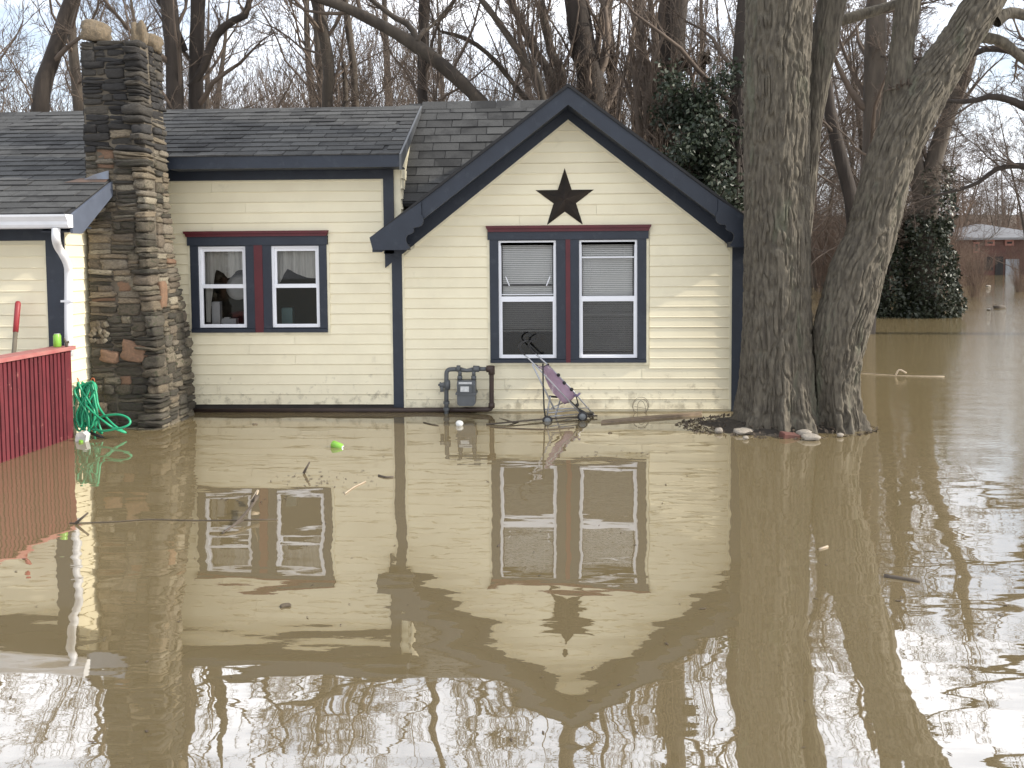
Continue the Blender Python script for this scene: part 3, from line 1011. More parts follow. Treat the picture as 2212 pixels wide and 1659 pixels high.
(za0, za1), (zmt, zmb) = zL, mL
hgt = za1 - zmt
curtain(winL, uL[0][0] + 0.02, uL[0][1] - 0.02, za1, lambda t: (za0 + 0.05 if t < 0.14 or t > 0.93 else za1 - hgt * (0.62 + 0.22 * math.exp(-((t - 0.55) / 0.14) ** 2) + (0.9 if t < 0.24 else 0) * (0.24 - t) / 0.1)), 0.10, 5)
curtain(winL, uL[1][0] + 0.02, uL[1][1] - 0.02, za1, lambda t: (za1 - hgt * (1.05 - (t - 0.02) * 2.0) if t < 0.24 else za1 - hgt * (0.60 + 0.26 * math.sin(min(1, (t - 0.24) / 0.62) * 1.57))), 0.10, 4)
# things standing on the sill inside the small window
ux0, ux1 = uL[0]
plate = MB().lathe((ux0 + (ux1 - ux0) * 0.62, 0.30, zmt - 0.045), (0, -1, 0.15), [(0, 0.10), (0.012, 0.14), (0.02, 0.145), (0.014, 0.10), (0.012, 0.02)], 28).build('hanging_plate', mat('grey_plate', (0.38, 0.38, 0.37), rough=0.25), None, True)
tag(plate, 'round grey plate behind the lower pane of the small window', 'plate')
bxm = mat('grey_carton', (0.42, 0.42, 0.42), (0.34, 0.34, 0.34), rough=0.7, scale=9)
cz = za0 + 0.04
t1 = MB().box(ux0 + 0.075, ux0 + 0.165, 0.13, 0.20, cz - 0.28, cz + 0.235).box(ux0 + 0.06, ux0 + 0.1, 0.135, 0.18, cz + 0.19, cz + 0.23).build('carton', bxm)
tag(t1, 'tall grey carton standing inside the small window', 'carton')
t2 = MB().box(ux0 + 0.175, ux0 + 0.34, 0.14, 0.22, cz - 0.28, cz + 0.045).box(ux0 + 0.20, ux0 + 0.26, 0.16, 0.2, cz + 0.0455, cz + 0.06).build('tissue_box', bxm)
tag(t2, 'low grey box on the sill inside the small window', 'box')
t3 = MB().box(uL[1][0] + 0.05, uL[1][0] + 0.17, 0.14, 0.22, cz - 0.28, cz + 0.155).box(uL[1][0] + 0.055, uL[1][0] + 0.165, 0.145, 0.215, cz + 0.1555, cz + 0.165).build('storage_box', mat('teal_box', (0.05, 0.11, 0.11), rough=0.6))
tag(t3, 'dark teal box standing behind the right pane of the small window', 'box')

# blinds in the large window
for k, (a, c) in enumerate(uR):
    mb = MB()
    zlow = zR[0] + (0.30 if k == 0 else 0.05)
    z = zR[1] - 0.06
    while z > zlow:
        mb.prism([(a + 0.04, 0.085, z), (a + 0.04, 0.093, z + 0.0168), (a + 0.04, 0.0945, z + 0.0168), (a + 0.04, 0.0865, z)], (c - a - 0.08, 0, 0))
        z -= 0.0205
    mb.box(a + 0.04, c - 0.04, 0.08, 0.11, zlow - 0.02, zlow - 0.004)
    mb.box(a + 0.04, c - 0.04, 0.075, 0.115, zR[1] - 0.05, zR[1] - 0.015)
    for xx in (a + 0.13, c - 0.13):
        mb.box(xx - 0.0012, xx + 0.0012, 0.0835, 0.0845, zlow, zR[1] - 0.05)
    mb.build('blind', blind_m, winR)
a, c = uR[0]
hh = mR[0]
MB().box(a + 0.03, c - 0.03, 0.05, 0.056, hh + 0.115, hh + 0.13).build('window_bar', black_m, winR)
for (xa, xb) in ((a + 0.075, a + 0.115), (c - 0.065, c - 0.105)):
    MB().tube([(xa, 0.02, hh + 0.215), (xb, 0.02, hh + 0.115)], 0.006, 6).build('sash_lever', vinyl_m, winR)
MB().box(a + 0.03, c - 0.03, 0.008, 0.028, hh + 0.018, hh + 0.026).build('window_bar', vinyl_m, winR)
a, c = uR[1]
MB().box(a + 0.03, c - 0.03, 0.008, 0.026, P(1310, 555.5, 0).z - 0.006, P(1310, 555.5, 0).z + 0.006).build('window_bar', vinyl_m, winR)
MB().box(a + 0.03, c - 0.03, 0.0125, 0.022, P(1310, 680, 0).z - 0.011, P(1310, 680, 0).z + 0.011).build('window_bar', blind_m, winR)

# small wall details: drain pipe stub with orange fitting by the chimney foot, tiny nail in the gable
d0, d1, d2 = P(381, 868, -0.10), P(400, 893, -0.16), P(411, 899, -0.18)
dr = MB().tube([d0, d1], 0.020, 10).build('drain_pipe', mat('dirty_white_pipe', (0.5, 0.48, 0.44), rough=0.5), None, True)
tag(dr, 'short dirty white drain pipe with orange end at the chimney foot', 'pipe')
MB().tube([d1 + Vector((-0.012, 0, 0.012)), d1, d2, d2 + Vector((0.004, 0, -0.03))], [0.027, 0.027, 0.026, 0.024], 10).build('pipe_fitting', mat('orange_fitting', (0.42, 0.16, 0.04), rough=0.5), dr, True)

# ------------------------------------------------------------------ chimney
chim = empty('stone_chimney', (-4.16, -0.7, 0))
tag(chim, 'tall rubble stone chimney with sooty top beside the left wing', 'chimney')
CYF = -0.95
CX0, CX1 = P(187, 500, CYF).x, P(322, 500, CYF).x
CZT = P(250, 88, CYF).z


def chim_right(z):
    return CX1 + 0.085 * max(0, min(1, (1.6 - z) / 1.3)) - 0.03 * max(0, min(1, (z - 2.6) / 1.0))


def chim_back(z):
    if z > 2.1:
        return -0.50
    return -0.50 + 0.30 * min(1, (2.1 - z) / 1.3)


def rel(v):
    return (v[0] - chim.location.x, v[1] - chim.location.y, v[2])


core = MB()
zs_ = [-0.5, 0.4, 0.8, 1.2, 1.6, 2.1, 2.6, 3.2, CZT - 0.02]
for za, zb in zip(zs_[:-1], zs_[1:]):
    i = len(core.v)
    for z in (za, zb):
        core.v += [rel((CX0 + 0.012, CYF + 0.010, z)), rel((chim_right(z) - 0.010, CYF + 0.010, z)), rel((chim_right(z) - 0.010, chim_back(z) - 0.02, z)), rel((CX0 + 0.03, chim_back(z) - 0.02, z))]
    core.f += [(i, i + 1, i + 5, i + 4), (i + 1, i + 2, i + 6, i + 5), (i + 2, i + 3, i + 7, i + 6), (i + 3, i, i + 4, i + 7)]
core.f.append((len(core.v) - 4, len(core.v) - 3, len(core.v) - 2, len(core.v) - 1))
core.build('mortar_core', mortar_m, chim)


def stone_variants(m, n=7, sub=4, seed=0, e=8.0, rough=0.50):
    out = []
    for s in range(n):
        # rounded box: cube grid pushed out to a superellipsoid, then knocked about
        k = sub + 2
        lin = np.linspace(-1, 1, k)
        vs, idx, fs = [], {}, []

        def vid(p):
            key = tuple(np.round(p, 4))
            if key not in idx:
                idx[key] = len(vs)
                vs.append(p)
            return idx[key]
        for ax in range(3):
            for sg in (-1, 1):
                for i in range(k - 1):
                    for j in range(k - 1):
                        q = []
                        for (aa, bb) in ((i, j), (i + 1, j), (i + 1, j + 1), (i, j + 1)):
                            p = [0, 0, 0]
                            p[ax] = sg
                            p[(ax + 1) % 3] = lin[aa]
                            p[(ax + 2) % 3] = lin[bb]
                            q.append(vid(tuple(p)))
                        fs.append(q if sg > 0 else q[::-1])
        v = np.array(vs, float)
        v = v / (np.sum(np.abs(v) ** e, 1, keepdims=True) ** (1 / e))
        nz = fbm(v * 1.3 + 31 * s + seed, 3, seed + s) - 0.5
        nz2 = fbm(v * 3.1 + 11 * s, 2, 50 + s) - 0.5
        v = v * (1 + rough * nz + 0.24 * nz2)[:, None]
        v = v + (RNG.random((1, 3)) - 0.5) * 0.05
        out.append(np_mesh('stone', v * 0.5, np.array(fs), m, False))
    return out


ST = {'soot': stone_variants(sooty_m, 7, seed=1), 'tan': stone_variants(tan_m, 8, seed=2), 'moss': stone_variants(mossy_m, 8, seed=3), 'orange': stone_variants(orange_m, 3, seed=4)}
rg = random.Random(12)


def stone_kind(z, f):
    if z > 2.72:
        return 'soot' if rg.random() < (0.55 + 0.9 * (z - 2.72)) or z > 3.1 else 'tan'
    if z > 1.15:
        k = rg.random()
        return 'orange' if k < 0.02 else ('moss' if k < (0.42 if f == 'front' else 0.25) else 'tan')  # side face draws fewer dark stones, so its sunlit tone is in the colour
    k = rg.random()
    return 'orange' if k < 0.012 else ('tan' if k < 0.14 else 'moss')


def stone(cx, cy, cz, sx, sy, sz, kind, rz=0.0, ry=0.0):
    o = put('stone', rg.choice(ST[kind]), chim, rel((cx, cy, cz)), (rg.uniform(-0.06, 0.06), ry, rz), (sx, sy, sz))
    if rg.random() < 0.5:
        o.scale.x *= -1
    if rg.random() < 0.5:
        o.scale.z *= -1


def fill_band(u0, u1, z0, z1, face):
    """one band of the wall face broken into uneven stones, thick and thin, long and short"""
    u = u0
    while u < u1 - 0.02:
        w = rg.uniform(0.11, 0.30) if face == 'front' else rg.uniform(0.10, 0.22)
        if u1 - (u + w) < 0.10:
            w = u1 - u
        zz = z0 + rg.uniform(-0.012, 0.012)
        while zz < z1 - 0.02:
            hh_ = rg.choice((rg.uniform(0.028, 0.05), rg.uniform(0.04, 0.07), rg.uniform(0.06, 0.12)))
            if z1 - (zz + hh_) < 0.03:
                hh_ = z1 - zz
            pieces = [(u, w)]
            if hh_ > 0.06 and w > 0.24 and rg.random() < 0.6:
                c_w = w * rg.uniform(0.35, 0.65)
                pieces = [(u, c_w), (u + c_w, w - c_w)]
            for (ua, wa) in pieces:
                dep, proud = rg.uniform(0.10, 0.13), rg.uniform(-0.006, 0.022)
                fz, fw_ = hh_ * rg.uniform(0.84, 1.02), wa * rg.uniform(0.93, 1.0)
                kd = stone_kind(zz, face)
                tilt = rg.uniform(-0.09, 0.09)
                xr = chim_right(zz)
                if face == 'front':
                    corner = ua + wa > xr - 0.03
                    stone(ua + wa / 2 + (0.012 if corner else 0), CYF + dep / 2 - proud, zz + hh_ / 2, fw_, dep if not corner else rg.uniform(0.16, 0.26), fz, kd, ry=tilt)
                else:
                    stone(xr - dep / 2 + proud, ua + wa / 2, zz + hh_ / 2, dep, fw_, fz, kd)
            zz += hh_
        u += w


z = -0.04
while z < CZT - 0.04:
    hb = rg.uniform(0.15, 0.25)
    if CZT - (z + hb) < 0.10:
        hb = CZT - z
    fill_band(CX0 + rg.uniform(-0.01, 0.01), chim_right(z), z, z + hb, 'front')
    fill_band(CYF + 0.17, chim_back(z) + 0.01, z, z + hb, 'side')
    z += hb
# hidden left and back faces: rough stones as one part
lf = MB()
z = 1.5
while z < CZT - 0.06:
    for q in range(3):
        y = CYF + 0.08 + q * 0.13
        lf.box(*sorted((rel((CX0 - 0.005 + rg.uniform(-.01, .01), 0, 0))[0], rel((CX0 + 0.06, 0, 0))[0])), rel((0, y - 0.055, 0))[1], rel((0, y + 0.055, 0))[1], z + 0.004, z + 0.066)
    for q in range(4):
        xq = CX0 + 0.08 + q * 0.14
        lf.box(rel((xq - 0.062, 0, 0))[0], rel((xq + 0.062, 0, 0))[0], rel((0, chim_back(3) - 0.05, 0))[1], rel((0, chim_back(3) + 0.012 + rg.uniform(0, .015), 0))[1], z + 0.004, z + 0.066)
    z += 0.072
lfo = lf.build('rear_stones', sooty_m, chim)
lfo['kind'] = 'stuff'
# standing cap stones on the crown
caps = stone_variants(capstone_m, 4, seed=9, e=4.5, rough=0.8, sub=5)
for (xd, yd, Y, sx, sy, sz, ry) in ((206, 70, -0.88, 0.235, 0.20, 0.20, 0.12), (301, 72, -0.87, 0.125, 0.17, 0.22, -0.06), (330, 95, -0.60, 0.16, 0.17, 0.17, 0.2), (222, 84, -0.6, 0.14, 0.14, 0.12, 0.1)):
    c = P(xd, yd, Y)
    put('cap_stone', caps[int(xd) % 4], chim, rel(c), (0.05, ry, 0.2), (sx, sy, sz))
# white pebbled patches set in the mortar, one orange slab on the side
peb = [MB() for _ in range(1)][0]
put('stone', ST['orange'][0], chim, rel((chim_right(1.9) + 0.005, -0.76, P(343, 637, -0.76).z)), (0, 0, 0), (0.10, 0.13, 0.26))
for (xd, yd, sx, sz) in ((290, 757, 0.25, 0.2), (238, 769, 0.19, 0.12)):
    c = P(xd, yd - 0, CYF)
    put('stone', ST['orange'][1], chim, rel((c.x, CYF + 0.02, c.z)), (0, 0.2, 0), (sx, 0.12, sz))
for (xd, yd) in ((222, 708), (215, 727)):
    for q in range(10):
        c = P(xd + rg.uniform(-18, 18), yd + rg.uniform(-12, 12), CYF)
        put('pebble', ST['tan'][q % 8], chim, rel((c.x, CYF - 0.012, c.z)), (0, rg.uniform(-1, 1), 0), (0.035, 0.04, 0.05))

# ------------------------------------------------------------------ barn star
sc_ = P(1220, 428, -0.03)
sr = abs(P(1283, 420, 0).x - P(1157, 420, 0).x) / 2 / math.cos(R(18))
smb = MB()
pts = []
for k in range(10):
    a_ = R(90 + 36 * k)
    r_ = sr if k % 2 == 0 else sr * 0.385
    pts.append(Vector((math.cos(a_) * r_, 0, math.sin(a_) * r_ * 1.02)))
smb.v = [tuple(p) for p in pts] + [(0, -0.085, 0)]
for k in range(10):
    smb.f.append((k, (k + 1) % 10, 10))
smb.f.append(tuple(range(9, -1, -1)))
star = smb.build('barn_star', star_m)
star.location = (sc_.x, -0.020, sc_.z - 0.015)
tag(star, 'black five pointed metal star on the gable above the window', 'star')

# ------------------------------------------------------------------ gas meter
Z6 = lambda x, y, Y: P(883.2 + x * 0.27776, 729.6 + y * 0.27776, Y)
YM = -0.16
gm = empty('gas_meter', Z6(450, 560, YM))
tag(gm, 'grey gas meter with regulator and pipes on the gable wall', 'gas meter')
gl_ = gm.location.copy()


def Q(x, y, Y=YM):
    return Z6(x, y, Y) - gl_


def arc_path(pts, r=0.05, k=5):
    """polyline with rounded corners"""
    pts = [Vector(p) for p in pts]
    out = [pts[0]]
    for a, b_, c in zip(pts[:-2], pts[1:-1], pts[2:]):
        d1, d2 = (a - b_).normalized(), (c - b_).normalized()
        p0, p2 = b_ + d1 * r, b_ + d2 * r
        for q in range(k + 1):
            t = q / k
            out.append(p0 * (1 - t) ** 2 + b_ * 2 * t * (1 - t) + p2 * t * t)
    out.append(pts[-1])
    return out


MB().tube(arc_path([Q(292, 720), Q(292, 245), Q(390, 245)], 0.055), 0.024, 12).build('riser_pipe', grey_m, gm, True)
MB().tube([Q(372, 240), Q(400, 240)], 0.036, 10).tube([Q(400, 247), Q(450, 255), Q(500, 247)], [0.026, 0.02, 0.026], 10).tube([Q(500, 240), Q(548, 243)], 0.034, 10).tube([Q(548, 243), Q(612, 243)], 0.022, 10).build('meter_bar', grey_m, gm, True)
for px in (397, 505):
    MB().tube([Q(px, 250), Q(px, 300)], 0.020, 10).tube([Q(px, 296), Q(px, 328)], 0.027, 10).build('meter_port', grey_m, gm, True)
b0, b1 = Q(380, 325), Q(522, 424)
l0, l1 = Q(376, 424), Q(526, 520)
MB().prism([(b0.x, 0.075, b1.z), (b0.x, -0.085, b1.z), (b0.x, -0.085, b0.z - 0.045), (b0.x, -0.05, b0.z - 0.005), (b0.x, 0.05, b0.z - 0.005), (b0.x, 0.075, b0.z - 0.04)], (b1.x - b0.x, 0, 0)).build('meter_case', grey_m, gm)
MB().box(l0.x - 0.008, l1.x + 0.008, -0.10, 0.09, l0.z - 0.012, l0.z + 0.008).build('meter_flange', grey_m, gm)
MB().prism([(l0.x + 0.006, -0.085, l0.z - 0.0125), (l1.x - 0.004, -0.085, l0.z - 0.0125), (l1.x - 0.008, -0.085, l1.z + 0.02), (l1.x - 0.03, -0.085, l1.z), (l0.x + 0.03, -0.085, l1.z), (l0.x + 0.008, -0.085, l1.z + 0.02)], (0, 0.16, 0)).build('meter_bowl', grey_m, gm)
i0, i1 = Q(400, 358), Q(496, 416)
MB().box(i0.x, i1.x, -0.108, -0.0855, i1.z, i0.z).build('index_box', grey_m, gm)
MB().box(i0.x + 0.012, i1.x - 0.03, -0.111, -0.1085, i1.z + 0.012, i0.z - 0.012).build('index_glass', label_m, gm)
j0, j1 = Q(394, 335), Q(494, 352)
MB().box(j0.x, j1.x, -0.0885, -0.0855, j1.z, j0.z).build('meter_label', label_m, gm)
c = Q(283, 366)
MB().lathe(c + Vector((0.03, 0, 0)), (-1, 0, 0), [(-0.022, 0.02), (-0.02, 0.05), (0.0, 0.058), (0.02, 0.058), (0.03, 0.045), (0.05, 0.026), (0.075, 0.024), (0.078, 0.03), (0.09, 0.03), (0.092, 0.012), (0.105, 0.012)], 18).tube([c + Vector((-0.035, 0, -0.005)), c + Vector((-0.035, -0.01, -0.075))], 0.020, 10).build('regulator', grey_m, gm, True)
for zz_ in (505, 552):
    MB().lathe(Q(292, zz_) - Vector((0, 0, 0.014)), (0, 0, 1), [(0, 0.034), (0.028, 0.034)], 8).build('pipe_union', grey_m, gm)
pa = [Z6(612, 242, YM), Z6(643, 242, YM), Z6(643, 560, YM), Z6(300, 560, -0.07), P(880, 886, -0.07), P(410, 887, -0.07)]
gp_o = MB().tube(arc_path([pa[0], pa[1], pa[2] + Vector((0, 0.02, 0)), pa[3], pa[4]], 0.05) + [pa[5]], 0.026, 10).build('gas_pipe', brown_pipe_m, None, True)
tag(gp_o, 'brown gas pipe along the wall foot, rising beside the meter', 'pipe')
MB().tube([pa[1] + Vector((-0.055, 0, 0)), pa[1] + Vector((0.02, 0, 0))], 0.036, 10).tube([pa[1] + Vector((0, 0, 0.03)), pa[1] + Vector((0, 0, -0.06))], 0.035, 10).build('pipe_elbow', brown_pipe_m, gp_o, True)
MB().tube([pa[2] + Vector((0, 0.01, 0.07)), pa[2] + Vector((0, 0.012, 0.02))], 0.034, 10).build('pipe_elbow', brown_pipe_m, gp_o, True)

# ------------------------------------------------------------------ stroller
st = empty('stroller', Z6(1200, 640, -0.40))
tag(st, 'faded pink umbrella stroller stranded against the gable wall', 'stroller')
sl_ = st.location.copy()
YN, YF = -0.52, -0.26


def S(x, y, Y):
    return Z6(x, y, Y) - sl_


def tube_part(name, pts, r, m, n=8):
    return MB().tube(pts, r, n).build(name, m, st, True)


tube_part('handle', spline([S(915, 22, YN), S(880, 40, YN), S(858, 68, YN), S(868, 98, YN), S(902, 134, YN)], 5), 0.009, black_m)
tube_part('handle', spline([S(985, 5, YF), S(952, 22, YF), S(932, 52, YF), S(946, 86, YF), S(985, 126, YF)], 5), 0.009, black_m)
tube_part('frame_tube', [S(900, 132, YN), S(985, 215, YN), S(1352, 606, YN)], 0.0075, steel_m)
tube_part('frame_tube', [S(984, 125, YF), S(1075, 205, YF), S(1270, 405, YF), S(1440, 602, YF)], 0.0085, steel_m)
tube_part('rear_leg', [S(960, 206, YN), S(1010, 310, YN), S(1132, 556, YN - 0.02)], 0.009, steel_m)
tube_part('rear_leg', [S(1190, 440, YF), S(1160, 540, YF - 0.02), S(1130, 640, YF - 0.04)], 0.009, steel_m)
tube_part('rear_leg', [S(1042, 200, YN), S(1045, 380, YN - 0.01), S(1052, 555, YN - 0.02), S(1066, 640, YN - 0.03)], 0.008, black_m)
tube_part('cross_brace', [S(1100, 455, YN), S(1085, 540, YN), S(1070, 640, YN)], 0.008, steel_m)
for (p, q) in (((1050, 556, YN), (1400, 545, YF)), ((1075, 585, YN), (1330, 558, YF)), ((1110, 545, YN), (1260, 480, YF)), ((1255, 490, YN), (1345, 575, YF)), ((1060, 615, YN), (1345, 590, YF)), ((1300, 450, YF), (1320, 528, YF))):
    tube_part('cross_brace', [S(*p), S(*q)], 0.007, steel_m if p[0] < 1200 else black_m, 6)
tube_part('seat_bar', [S(1095, 455, YN), S(1150, 462, -0.4), S(1185, 452, YF)], 0.010, black_m)
tube_part('canopy_bar', [S(985, 212, YN), S(1020, 232, -0.42), S(1060, 225, -0.32), S(1085, 208, YF)], 0.011, black_m)
tube_part('footrest', [S(1330, 562, YN), S(1380, 590, -0.42), S(1430, 585, YF)], 0.014, black_m)
tube_part('armrest', [S(1275, 450, YF), S(1310, 450, YF - 0.03), S(1330, 432, YF - 0.05)], 0.012, mat('mauve_plastic', (0.25, 0.2, 0.3), rough=0.5))
for (x, y) in ((1163, 290), (1208, 352), (1266, 402), (1308, 524)):
    c = S(x, y, YF - 0.012)
    MB().lathe(c, (0, -1, 0), [(-0.014, 0.016), (0.0, 0.02), (0.012, 0.015)], 10).build('joint', black_m, st, True)
# sling seat: lofted between the two side tubes
rows_ = [((1000, 220), (1086, 212)), ((1046, 262), (1130, 262)), ((1062, 318), (1180, 322)), ((1088, 375), (1232, 376)), ((1120, 432), (1276, 418)), ((1160, 470), (1296, 452)), ((1195, 500), (1262, 488))]
mb = MB()
NS = 8
for ri, (a_, c_2) in enumerate(rows_):
    pa_, pc_ = S(*a_, YN), S(*c_2, YF)
    for k in range(NS + 1):
        t = k / NS
        p = pa_.lerp(pc_, t)
        sag = 0.05 * math.sin(math.pi * t) * (1.2 if ri > 1 else 0.4)
        mb.v.append(tuple(p + Vector((-0.3 * sag, 0.5 * sag, -sag * 0.55 + 0.006 * math.sin(k * 2.1 + ri * 1.7)))))
for ri in range(len(rows_) - 1):
    for k in range(NS):
        i = ri * (NS + 1) + k
        mb.f.append((i, i + 1, i + NS + 2, i + NS + 1))
seat = mb.build('seat', pink_m, st, True)
sm_ = seat.modifiers.new('thick', 'SOLIDIFY')
sm_.thickness = 0.006
for (x, y, Y) in ((1112, 652, YF - 0.05), (1078, 645, YN - 0.04), (1420, 630, YF), (1350, 612, YN)):
    c = S(x, y, Y)
    wh = MB().lathe(c + Vector((0, 0.018, 0)), (0, -1, 0), [(0, 0.038), (0.006, 0.049), (0.018, 0.052), (0.03, 0.049), (0.034, 0.036)], 20).build('wheel', black_m, st, True)
    MB().lathe(c + Vector((0, -0.017, 0)), (0, -1, 0), [(0, 0.034), (0.006, 0.031), (0.008, 0.016), (0.014, 0.014)], 16).build('wheel_hub', wheel_m, wh, True)
MB().tube([S(1340, 580, YN), S(1350, 612, YN)], 0.016, 8).tube([S(1400, 590, YF), S(1420, 630, YF)], 0.016, 8).build('wheel_fork', black_m, st, True)

# ------------------------------------------------------------------ plank, wire, sticks by the wall
pl0, pl1 = PZ(1300, 911, 0.01), P(1516, 892, -0.20)
dpl = (pl1 - pl0)
pl = MB()
sdv = Vector((0.02, 0.09, 0)).normalized() * 0.05
up_ = Vector((0, 0, 0.018))
pl.prism([pl0 - sdv - up_, pl0 + sdv - up_, pl0 + sdv + up_ * 0.6, pl0 - sdv + up_ * 0.6], dpl)
plo = pl.build('plank_board', wood_m)
tag(plo, 'long weathered plank lying on the water beside the stroller', 'plank')
wc = P(1385, 880, -0.12)
wmb = MB()
rg2 = random.Random(5)
path = []
for k in range(70):
    a_ = k / 69 * 6.283 * 3.2
    rr = 0.085 + 0.02 * math.sin(a_ * 0.7 + 1)
    path.append(wc + Vector((math.cos(a_) * rr * (0.8 + 0.3 * math.sin(a_ * 0.31)), 0.03 * math.sin(a_ * 0.5), math.sin(a_) * rr * 1.05)))
wmb.tube(path, 0.0022, 5)
wmb.tube([wc + Vector((-0.07, 0, 0.01)), wc + Vector((0.08, 0, -0.02))], 0.002, 5)
tag(wmb.build('wire_coil', stick_m, None, True), 'loose coil of thin wire at the foot of the gable wall', 'wire')


def stick(pts, r, m, name, label, cat='stick', group=None, twigs=()):
    mb = MB()
    n_ = len(pts)
    mb.tube(spline(pts, 3) if n_ > 2 else pts, r if not isinstance(r, tuple) else [r[0] + (r[1] - r[0]) * k / (len(spline(pts, 3)) - 1 if n_ > 2 else 1) for k in range(len(spline(pts, 3)) if n_ > 2 else 2)], 6)
    for tw in twigs:
        mb.tube(tw, [r[1] if isinstance(r, tuple) else r * 0.7, 0.0015], 5)
    o = mb.build(name, m, None, True)
    return tag(o, label, cat, group)


W_ = lambda x, y, z=0.004: PZ(x, y, z)
stick([W_(656, 1022), P(669, 998, W_(656, 1022).y)], (0.012, 0.007), stick_m, 'floating_stick', 'short dark stub poking up from the water below the small window')
stick([W_(480, 1152), W_(510, 1130, .03), W_(538, 1100, .06), W_(556, 1072, .10)], (0.006, 0.013), stick_m, 'floating_stick', 'long forked branch lying over the reflection of the small window', twigs=[[W_(524, 1122, .03), W_(498, 1140, .0)], [W_(545, 1085, .08), W_(555, 1063, .16)]])
stick([W_(545, 1083, .04), P(557, 1060, W_(545, 1083).y)], (0.014, 0.010), palestick_m, 'floating_stick', 'pale broken end standing on the forked branch')
stick([W_(163, 1131), P(190, 1108, W_(163, 1131).y)], (0.010, 0.006), stick_m, 'floating_stick', 'dark stub slanting up from the water below the railing')
stick([W_(150, 1130), W_(250, 1127), W_(320, 1122), W_(430, 1124), W_(600, 1122)], 0.0035, stick_m, 'floating_twig', 'thin dark stem floating flat across the chimney reflection', 'twig')
stick([W_(1910, 1244), W_(1950, 1250), W_(1988, 1256)], (0.013, 0.010), stick_m, 'floating_stick', 'dark stick floating in front of the leaning trunk')
stick([W_(1934, 813), P(1942, 799, W_(1934, 813).y), W_(1958, 806, .05)], 0.012, palestick_m, 'floating_stick', 'pale bent stick poking out beyond the leaning trunk')
stick([W_(1856, 806), W_(1900, 809), W_(1960, 812), W_(2040, 813)], 0.006, palestick_m, 'floating_stick', 'long pale pole floating flat beyond the leaning trunk')
stick([W_(1050, 917), W_(1100, 912, .02), W_(1180, 905, .02), W_(1290, 898, .02)], 0.009, stick_m, 'floating_branch', 'bent dark branch caught behind the stroller wheels', 'branch', twigs=[[W_(1110, 912), W_(1078, 902)], [W_(1120, 911), W_(1080, 924)]])
stick([W_(1060, 922), W_(1110, 925), W_(1180, 927), W_(1240, 923)], 0.006, stick_m, 'floating_branch', 'thin dark twig floating in front of the stroller', 'branch')
stick([W_(915, 912), W_(930, 916), W_(947, 919)], 0.006, stick_m, 'floating_stick', 'small dark twig floating left of the gas meter reflection')
stick([W_(745, 1066), W_(765, 1052), W_(790, 1040)], 0.005, palestick_m, 'floating_stick', 'thin pale twig floating right of the small window reflection')
stick([W_(818, 1027), W_(834, 1031), W_(850, 1030)], 0.009, stick_m, 'floating_stick', 'dark twig floating beside the corner board reflection')
stick([W_(1770, 1186), W_(1788, 1180)], 0.006, palestick_m, 'floating_stick', 'tiny pale chip floating in the trunk reflection')

# floating litter
specks = MB()
rg3 = random.Random(8)
for k in range(170):
    xd, yd = rg3.uniform(20, 2190), 900 + 730 * rg3.random() ** 1.6
    p = PZ(xd, yd, 0.003)
    if p.y > -0.15 and p.x < 2.5:
        continue
    s = rg3.uniform(0.004, 0.013) * (1.0 if rg3.random() < 0.8 else 1.7)
    a_ = rg3.uniform(0, 6.28)
    u, v_ = Vector((math.cos(a_), math.sin(a_), 0)) * s, Vector((-math.sin(a_), math.cos(a_), 0)) * s * rg3.uniform(0.2, 0.55)
    q = [p - u, p - v_, p + u + Vector((0, 0, s * rg3.uniform(0, .4))), p + v_]
    specks.poly(q)
for (cx, cy, nn, sp_) in ((700, 1035, 60, 70), (560, 1075, 30, 40), (1330, 985, 45, 60), (2060, 812, 20, 50)):
    for k in range(nn):
        p = PZ(cx + rg3.gauss(0, sp_), cy + rg3.gauss(0, 9), 0.004)
        s = rg3.uniform(0.005, 0.02)
        a_ = rg3.uniform(0, 6.28)
        u, v_ = Vector((math.cos(a_), math.sin(a_), 0)) * s, Vector((-math.sin(a_), math.cos(a_), 0)) * s * 0.4
        specks.poly([p - u, p - v_, p + u, p + v_])
tag(specks.build('floating_debris', litter_m), 'small dark leaves and chips floating on the flood', kind='stuff')


def can(name, label, c, axis, r, h, m, top):
    o = MB().lathe(c, axis, [(0, r * 0.78), (h * 0.06, r), (h * 0.86, r), (h * 0.95, r * 0.80), (h, r * 0.78)], 18).build(name, m, None, True)
    ax = Vector(axis).normalized()
    MB().lathe(Vector(c) + ax * (h + 0.0005), axis, [(0, r * 0.76), (h * 0.025, r * 0.74)], 18).build('can_lid', top, o, True)
    return tag(o, label, 'can')


c = W_(725, 962, 0.012)
can('drink_can', 'lime green can floating tilted below the small window', c + Vector((-0.03, 0, 0.015)), (0.8, -0.25, -0.25), 0.033, 0.11, canlime_m, alu_m)
# small hand on can: dark ring label
c = W_(992, 919, 0.0)
o = MB().lathe(c + Vector((0, 0, -0.02)), (0.1, -0.3, 1), [(0, 0.022), (0.035, 0.036), (0.05, 0.040), (0.062, 0.033), (0.07, 0.02)], 16).build('plastic_cup', clear_m, None, True)
tag(o, 'clear plastic cup bobbing below the gas meter', 'cup')
c = W_(172, 955, 0.0)
o = MB().prism([c + Vector(v) for v in ((-0.06, 0.02, -0.03), (0.05, -0.01, -0.03), (0.065, 0.0, 0.06), (0.02, 0.02, 0.085), (-0.05, 0.03, 0.07))], (0.01, 0.05, 0.01)).build('plastic_packet', clear_m)
tag(o, 'crumpled clear plastic packet at the foot of the railing post', 'packet')
MB().lathe(c + Vector((0.01, -0.008, -0.03)), (0.2, 0, 1), [(0, 0.018), (0.05, 0.02)], 10).build('packet_print', canlime_m, o)
